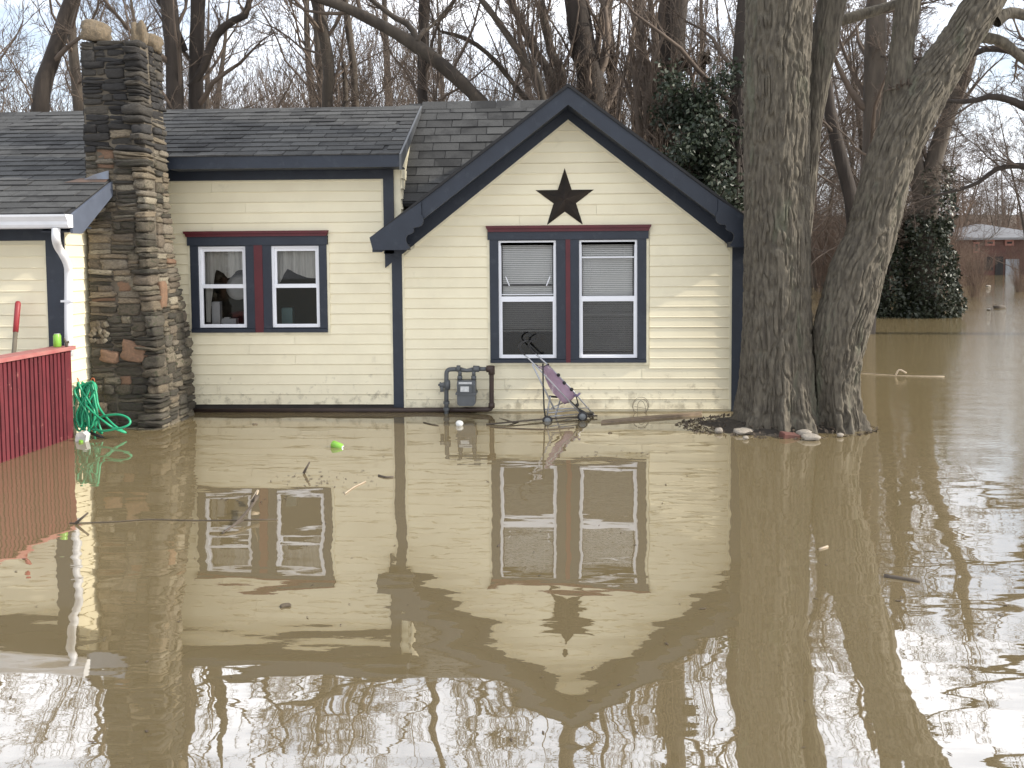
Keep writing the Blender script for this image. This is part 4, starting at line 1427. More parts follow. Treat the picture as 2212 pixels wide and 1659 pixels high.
for (xd, yd, sx, lb) in ((551, 916, 0.03, 'small white scrap floating below the wall by the small window'), (1318, 935, 0.022, 'dark cork shaped scrap floating right of the stroller'), (616, 1308, 0.03, 'dark leaf floating in front of the small window reflection')):
    c = W_(xd, yd, 0.004)
    o = put('floating_scrap', (caps if 'white' not in lb else ST['tan'])[1], None, c, (0, 0, 0.4), (sx * 1.6, sx, sx * 0.5))
    tag(o, lb, 'scrap')

# ------------------------------------------------------------------ railing
ra = empty('railing', (-4.46, -1.32, 0))
tag(ra, 'red slatted railing with a flat cap running towards the camera', 'railing')
A0 = PZ(163, 943, 0.0)
B0 = PZ(0, 1000, 0.0)
dirv = (B0 - A0)
dirv.z = 0
dirv.normalize()
nrv = Vector((-dirv.y, dirv.x, 0))
if nrv.x < 0:
    nrv = -nrv
RT = P(160, 748, A0.y).z
LEN = 2.6
base = Vector((A0.x, A0.y, 0)) + dirv * 0.07


def RL(s, o, z):
    return base + dirv * s + nrv * o + Vector((0, 0, z)) - ra.location


def rbox(name, s0, s1, o0, o1, z0, z1, m):
    mb = MB()
    mb.prism([RL(s0, o0, z0), RL(s1, o0, z0), RL(s1, o1, z0), RL(s0, o1, z0)], (0, 0, z1 - z0))
    return mb.build(name, m, ra)


rbox('post', -0.045, 0.045, -0.09, 0.0, -0.5, RT - 0.031, railred_m)
rbox('rail_cap', -0.07, LEN, -0.16, 0.035, RT - 0.03, RT + 0.006, railtop_m)
rbox('rail', 0.046, LEN, -0.06, -0.022, RT - 0.13, RT - 0.031, railred_m)
rbox('rail', 0.046, LEN, -0.06, -0.022, -0.2, 0.02, railred_m)
s = 0.075
rgb = random.Random(4)
bal = None
while s < LEN - 0.05:
    t = rgb.uniform(-0.003, 0.003)
    rbox('baluster', s, s + 0.036, -0.0215, 0.012 + t, -0.3, RT - 0.0305 - 0.0005, railred_m)
    s += 0.0545
# things on and behind the railing
c = P(145, 745.5, A0.y - 0.03)
cc = base + dirv * 0.06 + nrv * -0.06 + Vector((0, 0, RT + 0.007))
can('drink_can', 'green can standing on the red railing cap', cc, (0, 0, 1), 0.034, 0.122, canlime_m, alu_m)
lh = cc + Vector((0.075, 0.02, 0.0))
lv = MB()
lv.tube(spline([lh, lh + Vector((0.0, 0, 0.03)), lh + Vector((-0.015, 0, 0.06)), lh + Vector((-0.02, 0, 0.085))], 4), [0.012, 0.012, 0.013, 0.014, 0.014, 0.012, 0.011, 0.010, 0.009, 0.008, 0.006, 0.005, 0.003], 6)
lv.tube(spline([lh + Vector((0, 0, .03)), lh + Vector((.02, 0, .05)), lh + Vector((.025, 0, .03))], 4), [0.01, 0.01, 0.009, 0.008, 0.007, 0.006, 0.005, 0.004, 0.003], 6)
tag(lv.build('seed_pod', stick_m, None, True), 'curled brown seed pod beside the can on the railing', 'seed pod')
ta, tb = P(39, 652, YW - 0.10), P(29, 775, YW - 0.30)
dtt = (tb - ta).normalized()
tl = MB().tube([ta + dtt * 0.30, ta + dtt * 1.15], 0.020, 10).build('garden_tool', mat('grey_wood_shaft', (0.14, 0.12, 0.09), rough=0.8), None, True)
tag(tl, 'long tool with red grip leaning on the left wing wall', 'tool')
MB().tube([ta - dtt * 0.005, ta, ta + dtt * 0.02, ta + dtt * 0.299], [0.012, 0.02, 0.026, 0.024], 12).build('grip', mat('red_grip', (0.28, 0.03, 0.035), rough=0.5), tl, True)

# ------------------------------------------------------------------ hose
Z2 = lambda x, y, Y: P(x * 0.324, 460.8 + y * 0.324, Y)
YH = -1.12
hk = Z2(600, 1125, YH)
hp = []
rgh = random.Random(3)
for k in range(9):
    topx, botx = rgh.uniform(520, 630), rgh.uniform(525, 620)
    wd = rgh.uniform(18, 42)
    bot = rgh.uniform(1400, 1490)
    yj = YH - 0.10 * rgh.random()
    hp += [Z2(topx, 1122 + rgh.uniform(0, 12), yj), Z2(topx + wd * 0.9, 1175, yj), Z2(botx + wd, 1320, yj - 0.02), Z2(botx + wd * 0.5, bot - 12, yj - 0.03), Z2(botx - wd * 0.3, bot, yj - 0.03), Z2(botx - wd, 1330, yj - 0.02), Z2(topx - wd, 1180, yj)]
hp += [Z2(612, 1122, YH - 0.1), Z2(640, 1190, YH - 0.14), Z2(655, 1280, YH - 0.16), Z2(700, 1350, YH - 0.2), Z2(770, 1420, YH - 0.22), Z2(838, 1462, YH - 0.22), Z2(760, 1432, YH - 0.26), Z2(690, 1385, YH - 0.28), Z2(610, 1320, YH - 0.2), Z2(570, 1260, YH - 0.12), Z2(590, 1160, YH - 0.08),
       Z2(610, 1124, YH - 0.06), Z2(630, 1230, YH - 0.1), Z2(660, 1400, YH - 0.2), Z2(680, 1466, YH - 0.22), Z2(640, 1430, YH - 0.2), Z2(640, 1380, YH - 0.2), Z2(700, 1350, YH - 0.24), Z2(790, 1342, YH - 0.26), Z2(850, 1362, YH - 0.28), Z2(868, 1395, YH - 0.3), Z2(835, 1422, YH - 0.32), Z2(760, 1440, YH - 0.32), Z2(690, 1450, YH - 0.3), Z2(610, 1440, YH - 0.25)]
ho = MB().tube(spline(hp, 5), 0.0105, 8).build('garden_hose', hose_m, None, True)
tag(ho, 'green garden hose hanging in coils between railing and chimney', 'hose')
MB().tube([Z2(600, 1462, YH - 0.22), Z2(640, 1478, YH - 0.26), Z2(685, 1492, YH - 0.3)], [0.014, 0.016, 0.010], 8).build('hose_nozzle', black_m, ho, True)
for k, (x, lb) in enumerate(((512, 'small orange wire hook left of the green hose'), (618, 'small orange wire hook right of the green hose'))):
    q = Z2(x, 1140, YH - 0.02)
    o = MB().tube(spline([q + Vector((-.018, 0, .03)), q + Vector((0, 0, .06)), q + Vector((.018, 0, .045)), q + Vector((.012, 0, .0)), q + Vector((0.0, 0.0, -.03))], 4), 0.005, 6).build('wire_hook', mat('orange_hook', (0.5, 0.13, 0.05), rough=0.5) if k == 0 else MATS['orange_hook'], None, True)
    tag(o, lb, 'hook')

exec_trees = True
# ------------------------------------------------------------------ twin trunked tree
def frames(C):
    T = np.gradient(C, axis=0)
    T /= np.linalg.norm(T, axis=1, keepdims=True)
    ref = np.array([0.0, 1.0, 0.0])
    U = np.cross(np.tile(ref, (len(C), 1)), T)
    U /= np.linalg.norm(U, axis=1, keepdims=True)
    V = np.cross(T, U)
    return T, U, V


def bark_trunk(pts, ntheta, nz, flare=0.0, amp=0.016, seed=0, lobes=6, close=True):
    """pts: (x,y,z,r). Furrowed trunk as one fine mesh: ridges and cracks are real relief."""
    pts = np.array(pts, float)
    d = np.concatenate([[0], np.cumsum(np.linalg.norm(np.diff(pts[:, :3], axis=0), axis=1))])
    s = np.linspace(0, d[-1], nz)
    # smooth interpolation
    pp = np.stack([np.interp(s, d, pts[:, k]) for k in range(4)], 1)
    ker = np.hanning(max(5, nz // 14) | 1)
    ker /= ker.sum()
    pad = len(ker) // 2
    sm = np.stack([np.convolve(np.concatenate([2 * pp[0, k] - pp[pad:0:-1, k], pp[:, k], 2 * pp[-1, k] - pp[-2:-pad - 2:-1, k]]), ker, 'valid') for k in range(4)], 1)
    C, Rr = sm[:, :3], sm[:, 3]
    T, U, V = frames(C)
    th = np.linspace(0, 2 * np.pi, ntheta, endpoint=False)
    TH, SS = np.meshgrid(th, s, indexing='xy')
    RR = np.repeat(Rr[:, None], ntheta, 1)
    q = np.stack([np.cos(TH) * RR, np.sin(TH) * RR, SS], -1).reshape(-1, 3)
    warp = (fbm(q * np.array([5, 5, 3.0]), 3, seed + 5) - 0.5) * 0.10
    qa = q + warp[:, None]
    n1 = 0.75 * vnoise(qa * np.array([34, 34, 5.0]), seed) + 0.25 * fbm(qa * np.array([50, 50, 14.0]), 2, seed + 9)
    n2 = fbm(qa * np.array([38, 38, 8.0]), 3, seed + 20)
    n3 = fbm(qa * np.array([7, 7, 18.0]), 3, seed + 40)
    ridge = np.abs(n1 - 0.5) * 2
    fur = np.clip(ridge * 3.2 - 0.10, 0, 1)
    fur = fur * fur * (3 - 2 * fur)
    fur = fur * (0.75 + 0.25 * np.clip(np.abs(n2 - 0.5) * 6, 0, 1)) * (0.85 + 0.15 * np.clip(np.abs(n3 - 0.5) * 8, 0, 1))
    disp = amp * (fur - 0.7) + 0.016 * (fbm(q * np.array([2.2, 2.2, 1.1]), 3, seed + 60) - 0.5)
    if flare:
        zz_ = SS.ravel()
        fl = np.exp(-np.clip(zz_ - 0.33, -0.2, None) / 0.26)
        lob = 0.5 + 0.5 * np.sin(TH.ravel() * lobes + 2.5 * fbm(np.stack([np.cos(TH.ravel()) * 2, np.sin(TH.ravel()) * 2, zz_ * 2], -1), 2, seed + 70) * 3)
        disp = disp + flare * fl * (0.25 + 0.75 * lob ** 1.5) + 0.035 * fl * (n3 - 0.5)
    rad = RR.ravel() + disp
    Ur, Vr, Cr = (np.repeat(a[:, None, :], ntheta, 1).reshape(-1, 3) for a in (U, V, C))
    v = Cr + (Ur * np.cos(TH.ravel())[:, None] + Vr * np.sin(TH.ravel())[:, None]) * rad[:, None]
    a0 = (np.arange(nz - 1)[:, None] * ntheta + np.arange(ntheta)[None, :])
    a1 = (np.arange(nz - 1)[:, None] * ntheta + (np.arange(ntheta)[None, :] + 1) % ntheta)
    qd = np.stack([a0, a1, a1 + ntheta, a0 + ntheta], -1).reshape(-1, 4)
    return v, qd


def edge_pts(rows, Y):
    """rows of (left x, right x, y) in the picture -> centre and radius at plane Y"""
    out = []
    for (xa, xb, yd) in rows:
        a, c = P(xa, yd, Y), P(xb, yd, Y)
        m_ = (a + c) / 2
        out.append((m_.x, Y, m_.z, (c.x - a.x) / 2))
    return out


def np_obj(name, vq, m, parent=None, smooth=True):
    return put(name, np_mesh(name, vq[0], vq[1], m, smooth), parent)


YA, YB = -0.78, -0.92
ta_ = edge_pts([(1606, 1757, 952), (1606, 1757, 920), (1605, 1756, 880), (1604, 1755, 830), (1605, 1751, 740), (1608, 1747, 600), (1610, 1745, 400), (1608, 1747, 200), (1613, 1752, 0)], YA)
x_, y_, z_, r_ = ta_[-1]
ta_ += [(x_ + 0.05, y_ + 0.05, z_ + 1.2, r_ * 0.95), (x_ + 0.02, y_ + 0.1, z_ + 3.0, r_ * 0.8), (x_ - 0.1, y_ + 0.2, z_ + 5.5, r_ * 0.6), (x_ + 0.1, y_ + 0.2, z_ + 8.5, r_ * 0.3)]
ta_.insert(0, (ta_[0][0], YA, -0.35, ta_[0][3]))
tb_ = edge_pts([(1783, 1850, 955), (1782, 1848, 916), (1773, 1846, 862), (1764, 1852, 798), (1754, 1872, 719), (1778, 1895, 647), (1794, 1909, 576), (1824, 1928, 532), (1855, 1957, 410), (1878, 1980, 328), (1915, 2022, 246), (1972, 2066, 164), (2036, 2118, 82), (2086, 2168, 0)], YB)
tb_.insert(0, (tb_[0][0], YB, -0.3, tb_[0][3]))
x_, y_, z_, r_ = tb_[-1]
tb_ += [(x_ + 0.55, y_ + 0.1, z_ + 0.8, r_ * 0.85), (x_ + 1.0, y_ + 0.3, z_ + 2.2, r_ * 0.65), (x_ + 1.3, y_ + 0.4, z_ + 4.5, r_ * 0.35)]
tc_ = edge_pts([(1895, 1985, 290), (1905, 1980, 240), (1914, 1975, 180), (1920, 1971, 123), (1938, 1988, 0)], YB + 0.05)
x_, y_, z_, r_ = tc_[-1]
tc_ += [(x_ + 0.12, y_ + 0.1, z_ + 1.5, r_ * 0.85), (x_ + 0.1, y_ + 0.3, z_ + 4.0, r_ * 0.5)]
td_ = edge_pts([(1700, 1750, 520), (1715, 1758, 440), (1728, 1766, 369), (1742, 1779, 246), (1746, 1803, 123), (1768, 1828, 0)], YA + 0.32)
x_, y_, z_, r_ = td_[-1]
td_ += [(x_ + 0.3, y_ + 0.1, z_ + 1.6, r_ * 0.85), (x_ + 0.9, y_ + 0.4, z_ + 4.0, r_ * 0.5)]

maple = empty('maple_tree', (ta_[0][0], YA, 0))
tag(maple, 'big bare tree with two furrowed trunks at the right house corner', 'tree')


def shift(vq):
    return (vq[0] - np.array(maple.location), vq[1])


np_obj('trunk', shift(bark_trunk(ta_, 420, 900, flare=0.19, amp=0.030, seed=1)), bark_m, maple)
np_obj('trunk', shift(bark_trunk(tb_, 330, 760, flare=0.12, amp=0.026, seed=2, lobes=5)), bark_m, maple)
np_obj('limb', shift(bark_trunk(tc_, 140, 200, amp=0.018, seed=3)), bark_m, maple)
np_obj('limb', shift(bark_trunk(td_, 150, 240, amp=0.012, seed=4)), bark_m, maple)


# ------------------------------------------------------------------ bare branches
def tubes_np(groups):
    """groups: list of (P (B,n,3), R (B,n), sides) -> vertices, quads"""
    V, Qd, off = [], [], 0
    for (Pp, Rr, ns) in groups:
        B, n_, _ = Pp.shape
        T = np.gradient(Pp, axis=1)
        T /= np.linalg.norm(T, axis=2, keepdims=True) + 1e-9
        mean = Pp[:, -1] - Pp[:, 0]
        ref = np.where(np.abs(mean[:, 2:3]) > 0.75 * np.linalg.norm(mean, axis=1, keepdims=True), np.array([[1.0, 0.13, 0]]), np.array([[0.1, 0.05, 1.0]]))
        U = np.cross(T, ref[:, None, :])
        U /= np.linalg.norm(U, axis=2, keepdims=True) + 1e-9
        Vv = np.cross(T, U)
        a_ = np.arange(ns) * 2 * np.pi / ns
        ring = U[:, :, None, :] * np.cos(a_)[None, None, :, None] + Vv[:, :, None, :] * np.sin(a_)[None, None, :, None]
        v = Pp[:, :, None, :] + ring * Rr[:, :, None, None]
        V.append(v.reshape(-1, 3))
        bb, kk, jj_ = np.meshgrid(np.arange(B), np.arange(n_ - 1), np.arange(ns), indexing='ij')
        i0 = off + (bb * n_ + kk) * ns + jj_
        i1 = off + (bb * n_ + kk) * ns + (jj_ + 1) % ns
        Qd.append(np.stack([i0, i1, i1 + ns, i0 + ns], -1).reshape(-1, 4))
        off += B * n_ * ns
    return np.concatenate(V), np.concatenate(Qd)


def sprout(Pp, Rr, rng, k, tmin, lf, rf, ang, npts, up=0.15, wander=0.12, rmin=0.003, lmax=99, tmax=1.0, tipf=0.35):
    """k children on every parent branch"""
    B, n_, _ = Pp.shape
    L = np.linalg.norm(np.diff(Pp, axis=1), axis=2).sum(1)
    t = rng.uniform(tmin, tmax, (B, k))
    x = t * (n_ - 1)
    i = np.minimum(x.astype(int), n_ - 2)
    f = (x - i)[..., None]
    bi = np.arange(B)[:, None]
    p0 = Pp[bi, i] * (1 - f) + Pp[bi, i + 1] * f
    r0 = Rr[bi, i] * (1 - f[..., 0]) + Rr[bi, i + 1] * f[..., 0]
    T = Pp[bi, i + 1] - Pp[bi, i]
    T /= np.linalg.norm(T, axis=2, keepdims=True) + 1e-9
    rv = rng.normal(size=(B, k, 3))
    rv -= (rv * T).sum(2, keepdims=True) * T
    rv /= np.linalg.norm(rv, axis=2, keepdims=True) + 1e-9
    a_ = rng.uniform(ang[0], ang[1], (B, k, 1))
    D = T * np.cos(a_) + rv * np.sin(a_)
    D[..., 2] += up
    D /= np.linalg.norm(D, axis=2, keepdims=True)
    ln = np.minimum(L[:, None] * rng.uniform(lf[0], lf[1], (B, k)) * (1.15 - 0.6 * t), lmax)
    r1 = np.maximum(r0 * rng.uniform(rf[0], rf[1], (B, k)), rmin)
    p0, D, ln, r1 = p0.reshape(-1, 3), D.reshape(-1, 3), ln.reshape(-1), r1.reshape(-1)
    N = len(p0)
    out = np.zeros((N, npts, 3))
    out[:, 0] = p0
    d = D.copy()
    for q in range(1, npts):
        d = d + rng.normal(size=(N, 3)) * wander
        d[:, 2] += up * 0.35
        d /= np.linalg.norm(d, axis=1, keepdims=True)
        out[:, q] = out[:, q - 1] + d * (ln / (npts - 1))[:, None]
    rr = np.maximum(r1[:, None] * np.linspace(1, tipf, npts)[None, :], rmin * 0.6)
    return out, rr


def polyline(pts, n_):
    """resample (x,y,z,r) rows with a smooth curve"""
    pts = np.array(pts, float)
    d = np.concatenate([[0], np.cumsum(np.linalg.norm(np.diff(pts[:, :3], axis=0), axis=1))])
    sp3 = spline([Vector(p[:3]) for p in pts], 6)
    c3 = np.array([tuple(p) for p in sp3])
    dd = np.concatenate([[0], np.cumsum(np.linalg.norm(np.diff(c3, axis=0), axis=1))])
    s = np.linspace(0, dd[-1], n_)
    C = np.stack([np.interp(s, dd, c3[:, k]) for k in range(3)], 1)
    r = np.interp(s / dd[-1] * d[-1], d, pts[:, 3])
    return C[None], r[None]


def crown_groups(stems, rng, spec):
    """spec: list of dicts for sprout with 'sides'"""
    groups, cur = [], stems
    for sp_ in spec:
        sp2 = dict(sp_)
        ns = sp2.pop('sides')
        nxt = []
        for (Pp, Rr) in cur:
            o = sprout(Pp, Rr, rng, **sp2)
            groups.append((o[0], o[1], ns))
            nxt.append(o)
        cur = nxt
    return groups


def scene_tree(name, label, rows, Y, spec, seed, m=None, limbs=(), grow_to=9.0, group=None, drift=(0, 0), tw=None, sides=12):
    """a tree whose visible trunk follows rows (x, y, width) in the picture at depth Y, carried on above the picture"""
    rng = np.random.default_rng(seed)
    pts = edge_pts([(x - w / 2, x + w / 2, y) for (x, y, w) in rows], Y)
    x0, y0, z0, r0 = pts[0]
    slope = float(np.clip((x0 - pts[1][0]) / max(0.05, pts[1][2] - z0), -1.1, 1.1))
    pts.insert(0, (x0 + slope * (z0 + 0.5) * (1.0 if abs(slope) > 0.7 else 0.35), Y, -0.5, r0 * 1.1))
    x1, y1, z1, r1 = pts[-1]
    dx = pts[-1][0] - pts[-2][0]
    dz = max(pts[-1][2] - pts[-2][2], 0.3)
    if grow_to > z1 + 0.5:
        gsp = grow_to - z1
        sx = np.clip(dx / dz, -0.5, 0.5)
        pts.append((x1 + sx * gsp * 0.5 + drift[0] * 0.5, Y + drift[1] * 0.5, z1 + gsp * 0.5, r1 * 0.62))
        pts.append((x1 + sx * gsp * 0.8 + drift[0], Y + drift[1], grow_to, r1 * 0.2))
    stem = polyline(pts, 40)
    stem[0][0, :, 1] += 0.06 * np.sin(np.linspace(0, 7, 40) + seed)
    stems = [stem]
    for lb in limbs:
        q = edge_pts([(x - w / 2, x + w / 2, y) for (x, y, w) in lb], Y)
        q = [(a, b_ - 0.25 * k / max(1, len(q) - 1) * (1 if seed % 2 else -1), c2, d2) for k, (a, b_, c2, d2) in enumerate(q)]
        xq, yq, zq_, rq = q[-1]
        xp_, yp_, zp_, rp_ = q[-2]
        k2 = 1.6 / max(0.2, math.dist((xq, zq_), (xp_, zp_)))
        q.append((xq + (xq - xp_) * k2, yq, zq_ + (zq_ - zp_) * k2 * 0.8 + 0.4, rq * 0.5))
        stems.append(polyline(q, 18))
    e = empty(name, (pts[0][0], Y, 0))
    tag(e, label, 'tree', group)
    off = np.array([pts[0][0], Y, 0])
    tg = [(s_[0], s_[1], sides) for s_ in stems]
    v, qd = tubes_np(tg)
    v = v + (fbm(v * 6, 2, seed) - 0.5)[:, None] * 0.03
    np_obj('trunk', (v - off, qd), m or barkf_m, e)
    v, qd = tubes_np(crown_groups(stems, rng, spec))
    np_obj('crown', (v - off, qd), tw or twig_m, e, False)
    return e


SP_TREE = [dict(k=16, tmin=0.3, tipf=0.1, lf=(0.18, 0.42), rf=(0.2, 0.45), ang=(0.5, 1.15), npts=8, up=0.22, wander=0.16, rmin=0.012, sides=5),
           dict(k=8, tmin=0.2, tipf=0.2, lf=(0.25, 0.55), rf=(0.35, 0.55), ang=(0.4, 1.0), npts=6, up=0.12, wander=0.2, rmin=0.007, sides=4),
           dict(k=6, tmin=0.15, lf=(0.3, 0.6), rf=(0.4, 0.6), ang=(0.4, 1.0), npts=5, up=0.08, wander=0.22, rmin=0.0045, sides=3),
           dict(k=3, tmin=0.2, lf=(0.3, 0.7), rf=(0.5, 0.7), ang=(0.4, 0.9), npts=4, up=0.08, wander=0.2, rmin=0.0035, sides=3)]
SP_LIGHT = [dict(SP_TREE[0], k=12), dict(SP_TREE[1], k=7), dict(SP_TREE[2], k=6), dict(SP_TREE[3], k=3)]
SP_VINE = [dict(k=26, tmin=0.12, lf=(0.14, 0.36), rf=(0.2, 0.45), ang=(0.2, 0.8), npts=8, up=0.35, wander=0.16, rmin=0.009, sides=4), dict(SP_TREE[1], k=8, up=0.25), dict(SP_TREE[2], k=6, up=0.15), dict(SP_TREE[3], k=2)]

# crown of the twin trunked tree (mostly above the picture, seen in the reflection)
rngm = np.random.default_rng(77)
mst = [polyline(t_[3:], 30) for t_ in (ta_, tb_)] + [polyline(tc_, 20), polyline(td_, 20)]
mst[0] = (mst[0][0][:, 14:], mst[0][1][:, 14:])
limbs_m = []
for lb, Y in (([(2150, 45, 34), (2185, 27, 24), (2260, 34, 20), (2400, -40, 14)], YB), ([(2120, 80, 24), (2165, 90, 22), (2215, 130, 20), (2330, 200, 12)], YB + 0.1),
              ([(1760, 60, 26), (1860, 32, 24), (1960, 0, 22), (2100, -70, 14)], YA + 0.9), ([(1975, 235, 12), (1955, 200, 9), (1925, 190, 5)], YB - 0.05)):
    limbs_m.append(polyline(edge_pts([(x - w / 2, x + w / 2, y) for (x, y, w) in lb], Y), 16))
for (a_, c_2) in limbs_m:
    v, qd = tubes_np([(a_, c_2, 10)])
    np_obj('limb', (v - np.array(maple.location), qd), bark_m, maple)
mg = crown_groups([(s_[0][:, len(s_[0][0]) // 2:], s_[1][:, len(s_[0][0]) // 2:]) for s_ in mst[1:]] + [mst[0]] + limbs_m, rngm, [dict(SP_TREE[0], k=9, lf=(0.3, 0.6), rf=(0.25, 0.45)), dict(SP_TREE[1], k=6), dict(SP_TREE[2], k=5), dict(SP_TREE[3], k=2)])
v, qd = tubes_np(mg)
np_obj('crown', (v - np.array(maple.location), qd), twig_m, maple, False)

GB = 'bare trees behind the cottage'
scene_tree('bare_tree', 'leaning dark trunk rising above the roof left of the chimney', [(88, 240, 34), (112, 130, 32), (135, 50, 30), (150, 0, 28)], 6.5, SP_LIGHT, 21, barkd_m, group=GB, drift=(0.5, 0))
scene_tree('bare_tree', 'straight dark trunk just right of the chimney top', [(376, 240, 36), (372, 120, 35), (362, 0, 34)], 7.0, SP_LIGHT, 22, barkd_m, group=GB, sides=14)
scene_tree('bare_tree', 'forked dark trunk second to the right of the chimney', [(421, 240, 32), (423, 120, 31), (428, 0, 29)], 7.4, SP_LIGHT, 23, barkd_m, limbs=[[(412, 190, 18), (440, 150, 18), (468, 85, 17), (505, 52, 16), (540, 38, 14), (550, 0, 11)], [(400, 110, 14), (385, 60, 12), (350, 0, 9)]], group=GB)
scene_tree('bare_tree', 'pale slim trunk leaning left above the middle roof', [(706, 228, 22), (712, 170, 25), (703, 90, 24), (684, 0, 24)], 8.0, SP_LIGHT, 24, group=GB)
scene_tree('bare_tree', 'slim straight trunk beside the pale leaning one', [(768, 228, 16), (762, 120, 15), (745, 0, 15)], 8.6, SP_LIGHT, 25, group=GB)
scene_tree('bare_tree', 'short broken snag between two slim trunks above the roof', [(746, 228, 12), (743, 170, 11), (741, 132, 10)], 8.3, [dict(SP_TREE[0], k=3, lf=(0.05, 0.1))], 26, grow_to=0, group=GB)
scene_tree('bare_tree', 'straight brown trunk above the roof step', [(914, 235, 22), (914, 120, 23), (916, 0, 25)], 6.8, SP_LIGHT, 27, barkd_m, group=GB)
# the long leaning tree that crosses the sky
scene_tree('leaning_tree', 'long mossy tree leaning from the roof up to the left', [(1050, 232, 28), (1000, 180, 29), (940, 128, 30), (900, 98, 29), (840, 62, 26), (770, 26, 24), (690, -4, 22), (560, -40, 18)], 5.6, SP_LIGHT, 28, barkf_m, limbs=[[(905, 100, 14), (880, 50, 13), (820, 10, 11)], [(900, 90, 12), (915, 60, 9), (935, 40, 6)]], grow_to=0)
GL = 'leaning stems behind the gable'
for k, (rows, sd_, lb) in enumerate([([(1175, 230, 18), (1130, 130, 17), (1085, 60, 15), (1040, 0, 13)], 31, 'lowest leaning stem left of the gable peak'),
                                     ([(1200, 225, 20), (1160, 120, 19), (1130, 60, 18), (1100, -5, 15)], 32, 'second leaning stem left of the gable peak'),
                                     ([(1220, 215, 22), (1190, 110, 20), (1168, 0, 18)], 33, 'third leaning stem left of the gable peak'),
                                     ([(1150, 230, 12), (1060, 120, 11), (1000, 80, 9), (950, 66, 6)], 34, 'thin arching stem left of the gable peak')]):
    scene_tree('leaning_tree', lb, rows, 5.0 + 0.5 * k, SP_VINE if k < 3 else SP_LIGHT, sd_, group=GL, grow_to=6.5)
scene_tree('bare_tree', 'thick dark trunk right above the gable peak', [(1280, 220, 62), (1262, 110, 56), (1245, 0, 54)], 6.2, SP_VINE, 35, barkd_m, group=GB)
scene_tree('bare_tree', 'slim trunk between the two thick ones behind the gable', [(1330, 260, 26), (1318, 130, 24), (1310, 0, 22)], 7.5, SP_VINE, 36, barkd_m, group=GB)
scene_tree('bare_tree', 'thick trunk wrapped in vines behind the right gable slope', [(1425, 330, 72), (1440, 180, 66), (1455, 0, 60)], 5.0, SP_VINE, 37, barkd_m, group=GB, sides=16)
scene_tree('bare_tree', 'slim trunk beside the vine wrapped one', [(1378, 290, 22), (1384, 150, 20), (1376, 0, 18)], 8.2, SP_VINE, 38, barkd_m, group=GB)
scene_tree('bare_tree', 'dark trunk half hidden left of the big tree', [(1590, 460, 44), (1592, 250, 42), (1612, 0, 40)], 4.0, SP_LIGHT, 39, barkd_m, group=GB)
scene_tree('bare_tree', 'slender leaning trunk seen between the twin trunks', [(1846, 560, 30), (1838, 440, 30), (1812, 330, 28), (1790, 220, 25), (1782, 100, 22)], 12, SP_LIGHT, 40, barkd_m, group=GB)
scene_tree('bare_tree', 'upright trunk seen in the gap of the twin tree', [(1868, 560, 50), (1888, 330, 48), (1892, 150, 45), (1895, 0, 42)], 9, SP_LIGHT, 41, barkf_m, group=GB)
iv1 = scene_tree('ivy_tree', 'forked tree wrapped in dark ivy standing in the water', [(2004, 692, 62), (2002, 560, 52), (2000, 480, 46), (2010, 400, 42), (2020, 345, 36), (2050, 250, 30), (2086, 160, 26), (2110, 60, 22)], 13.6, SP_TREE, 42, barkf_m, limbs=[[(1996, 470, 32), (1985, 380, 30), (1975, 250, 28), (1970, 100, 24)]])
iv2 = scene_tree('ivy_tree', 'ivy covered trunk half hidden behind the leaning trunk', [(1900, 692, 42), (1904, 560, 36), (1925, 400, 30), (1950, 200, 24)], 13.9, SP_LIGHT, 43, barkd_m)


scene_tree('bare_tree', 'spreading tree reaching in from the right edge', [(2330, 640, 60), (2325, 400, 54), (2318, 150, 46), (2310, -60, 40)], 8.5, SP_TREE, 44, barkd_m, limbs=[[(2320, 300, 24), (2240, 240, 20), (2160, 205, 15), (2090, 215, 10)], [(2316, 180, 24), (2230, 120, 20), (2150, 100, 15), (2080, 120, 9)], [(2324, 430, 20), (2240, 365, 16), (2170, 360, 12), (2110, 400, 8)], [(2312, 60, 22), (2240, 0, 18), (2160, -60, 13)]], group=GB)


def leaf_cloud(name, centers, m, parent, size, seed, droop=0.3):
    """centers: (N,3) leaf positions; each leaf is a small folded diamond"""
    rng = np.random.default_rng(seed)
    N = len(centers)
    d = rng.normal(size=(N, 3))
    d[:, 2] -= droop
    d /= np.linalg.norm(d, axis=1, keepdims=True)
    r_ = rng.normal(size=(N, 3))
    w = np.cross(d, r_)
    w /= np.linalg.norm(w, axis=1, keepdims=True)
    L = size * rng.uniform(0.6, 1.3, (N, 1))
    nrm = np.cross(d, w)
    a_ = centers
    v = np.stack([a_, a_ + d * L * 0.45 + w * L * 0.30 + nrm * L * 0.08, a_ + d * L, a_ + d * L * 0.45 - w * L * 0.30 + nrm * L * 0.08], 1).reshape(-1, 3)
    qd = np.arange(N * 4).reshape(-1, 4)
    return np_obj(name, (v - np.array(parent.location), qd), m, parent, False)


def ivy_column(par, x, Y, z0, z1, rad, N, seed, m):
    rng = np.random.default_rng(seed)
    z = z0 + (z1 - z0) * rng.random(N) ** 1.5
    th = rng.uniform(0, 6.283, N)
    bulge = 1.12 + 0.20 * np.sin(z * 2.3 + th) + 0.15 * np.sin(z * 5.1 + 2 * th + 1)
    r_ = rad * bulge * (1.0 - 0.35 * (z - z0) / (z1 - z0)) * np.sqrt(rng.uniform(0.6, 1.15, N))
    c = np.stack([x + np.cos(th) * r_, Y + np.sin(th) * r_, z], -1)
    return leaf_cloud('ivy', c, m, par, 0.115, seed)


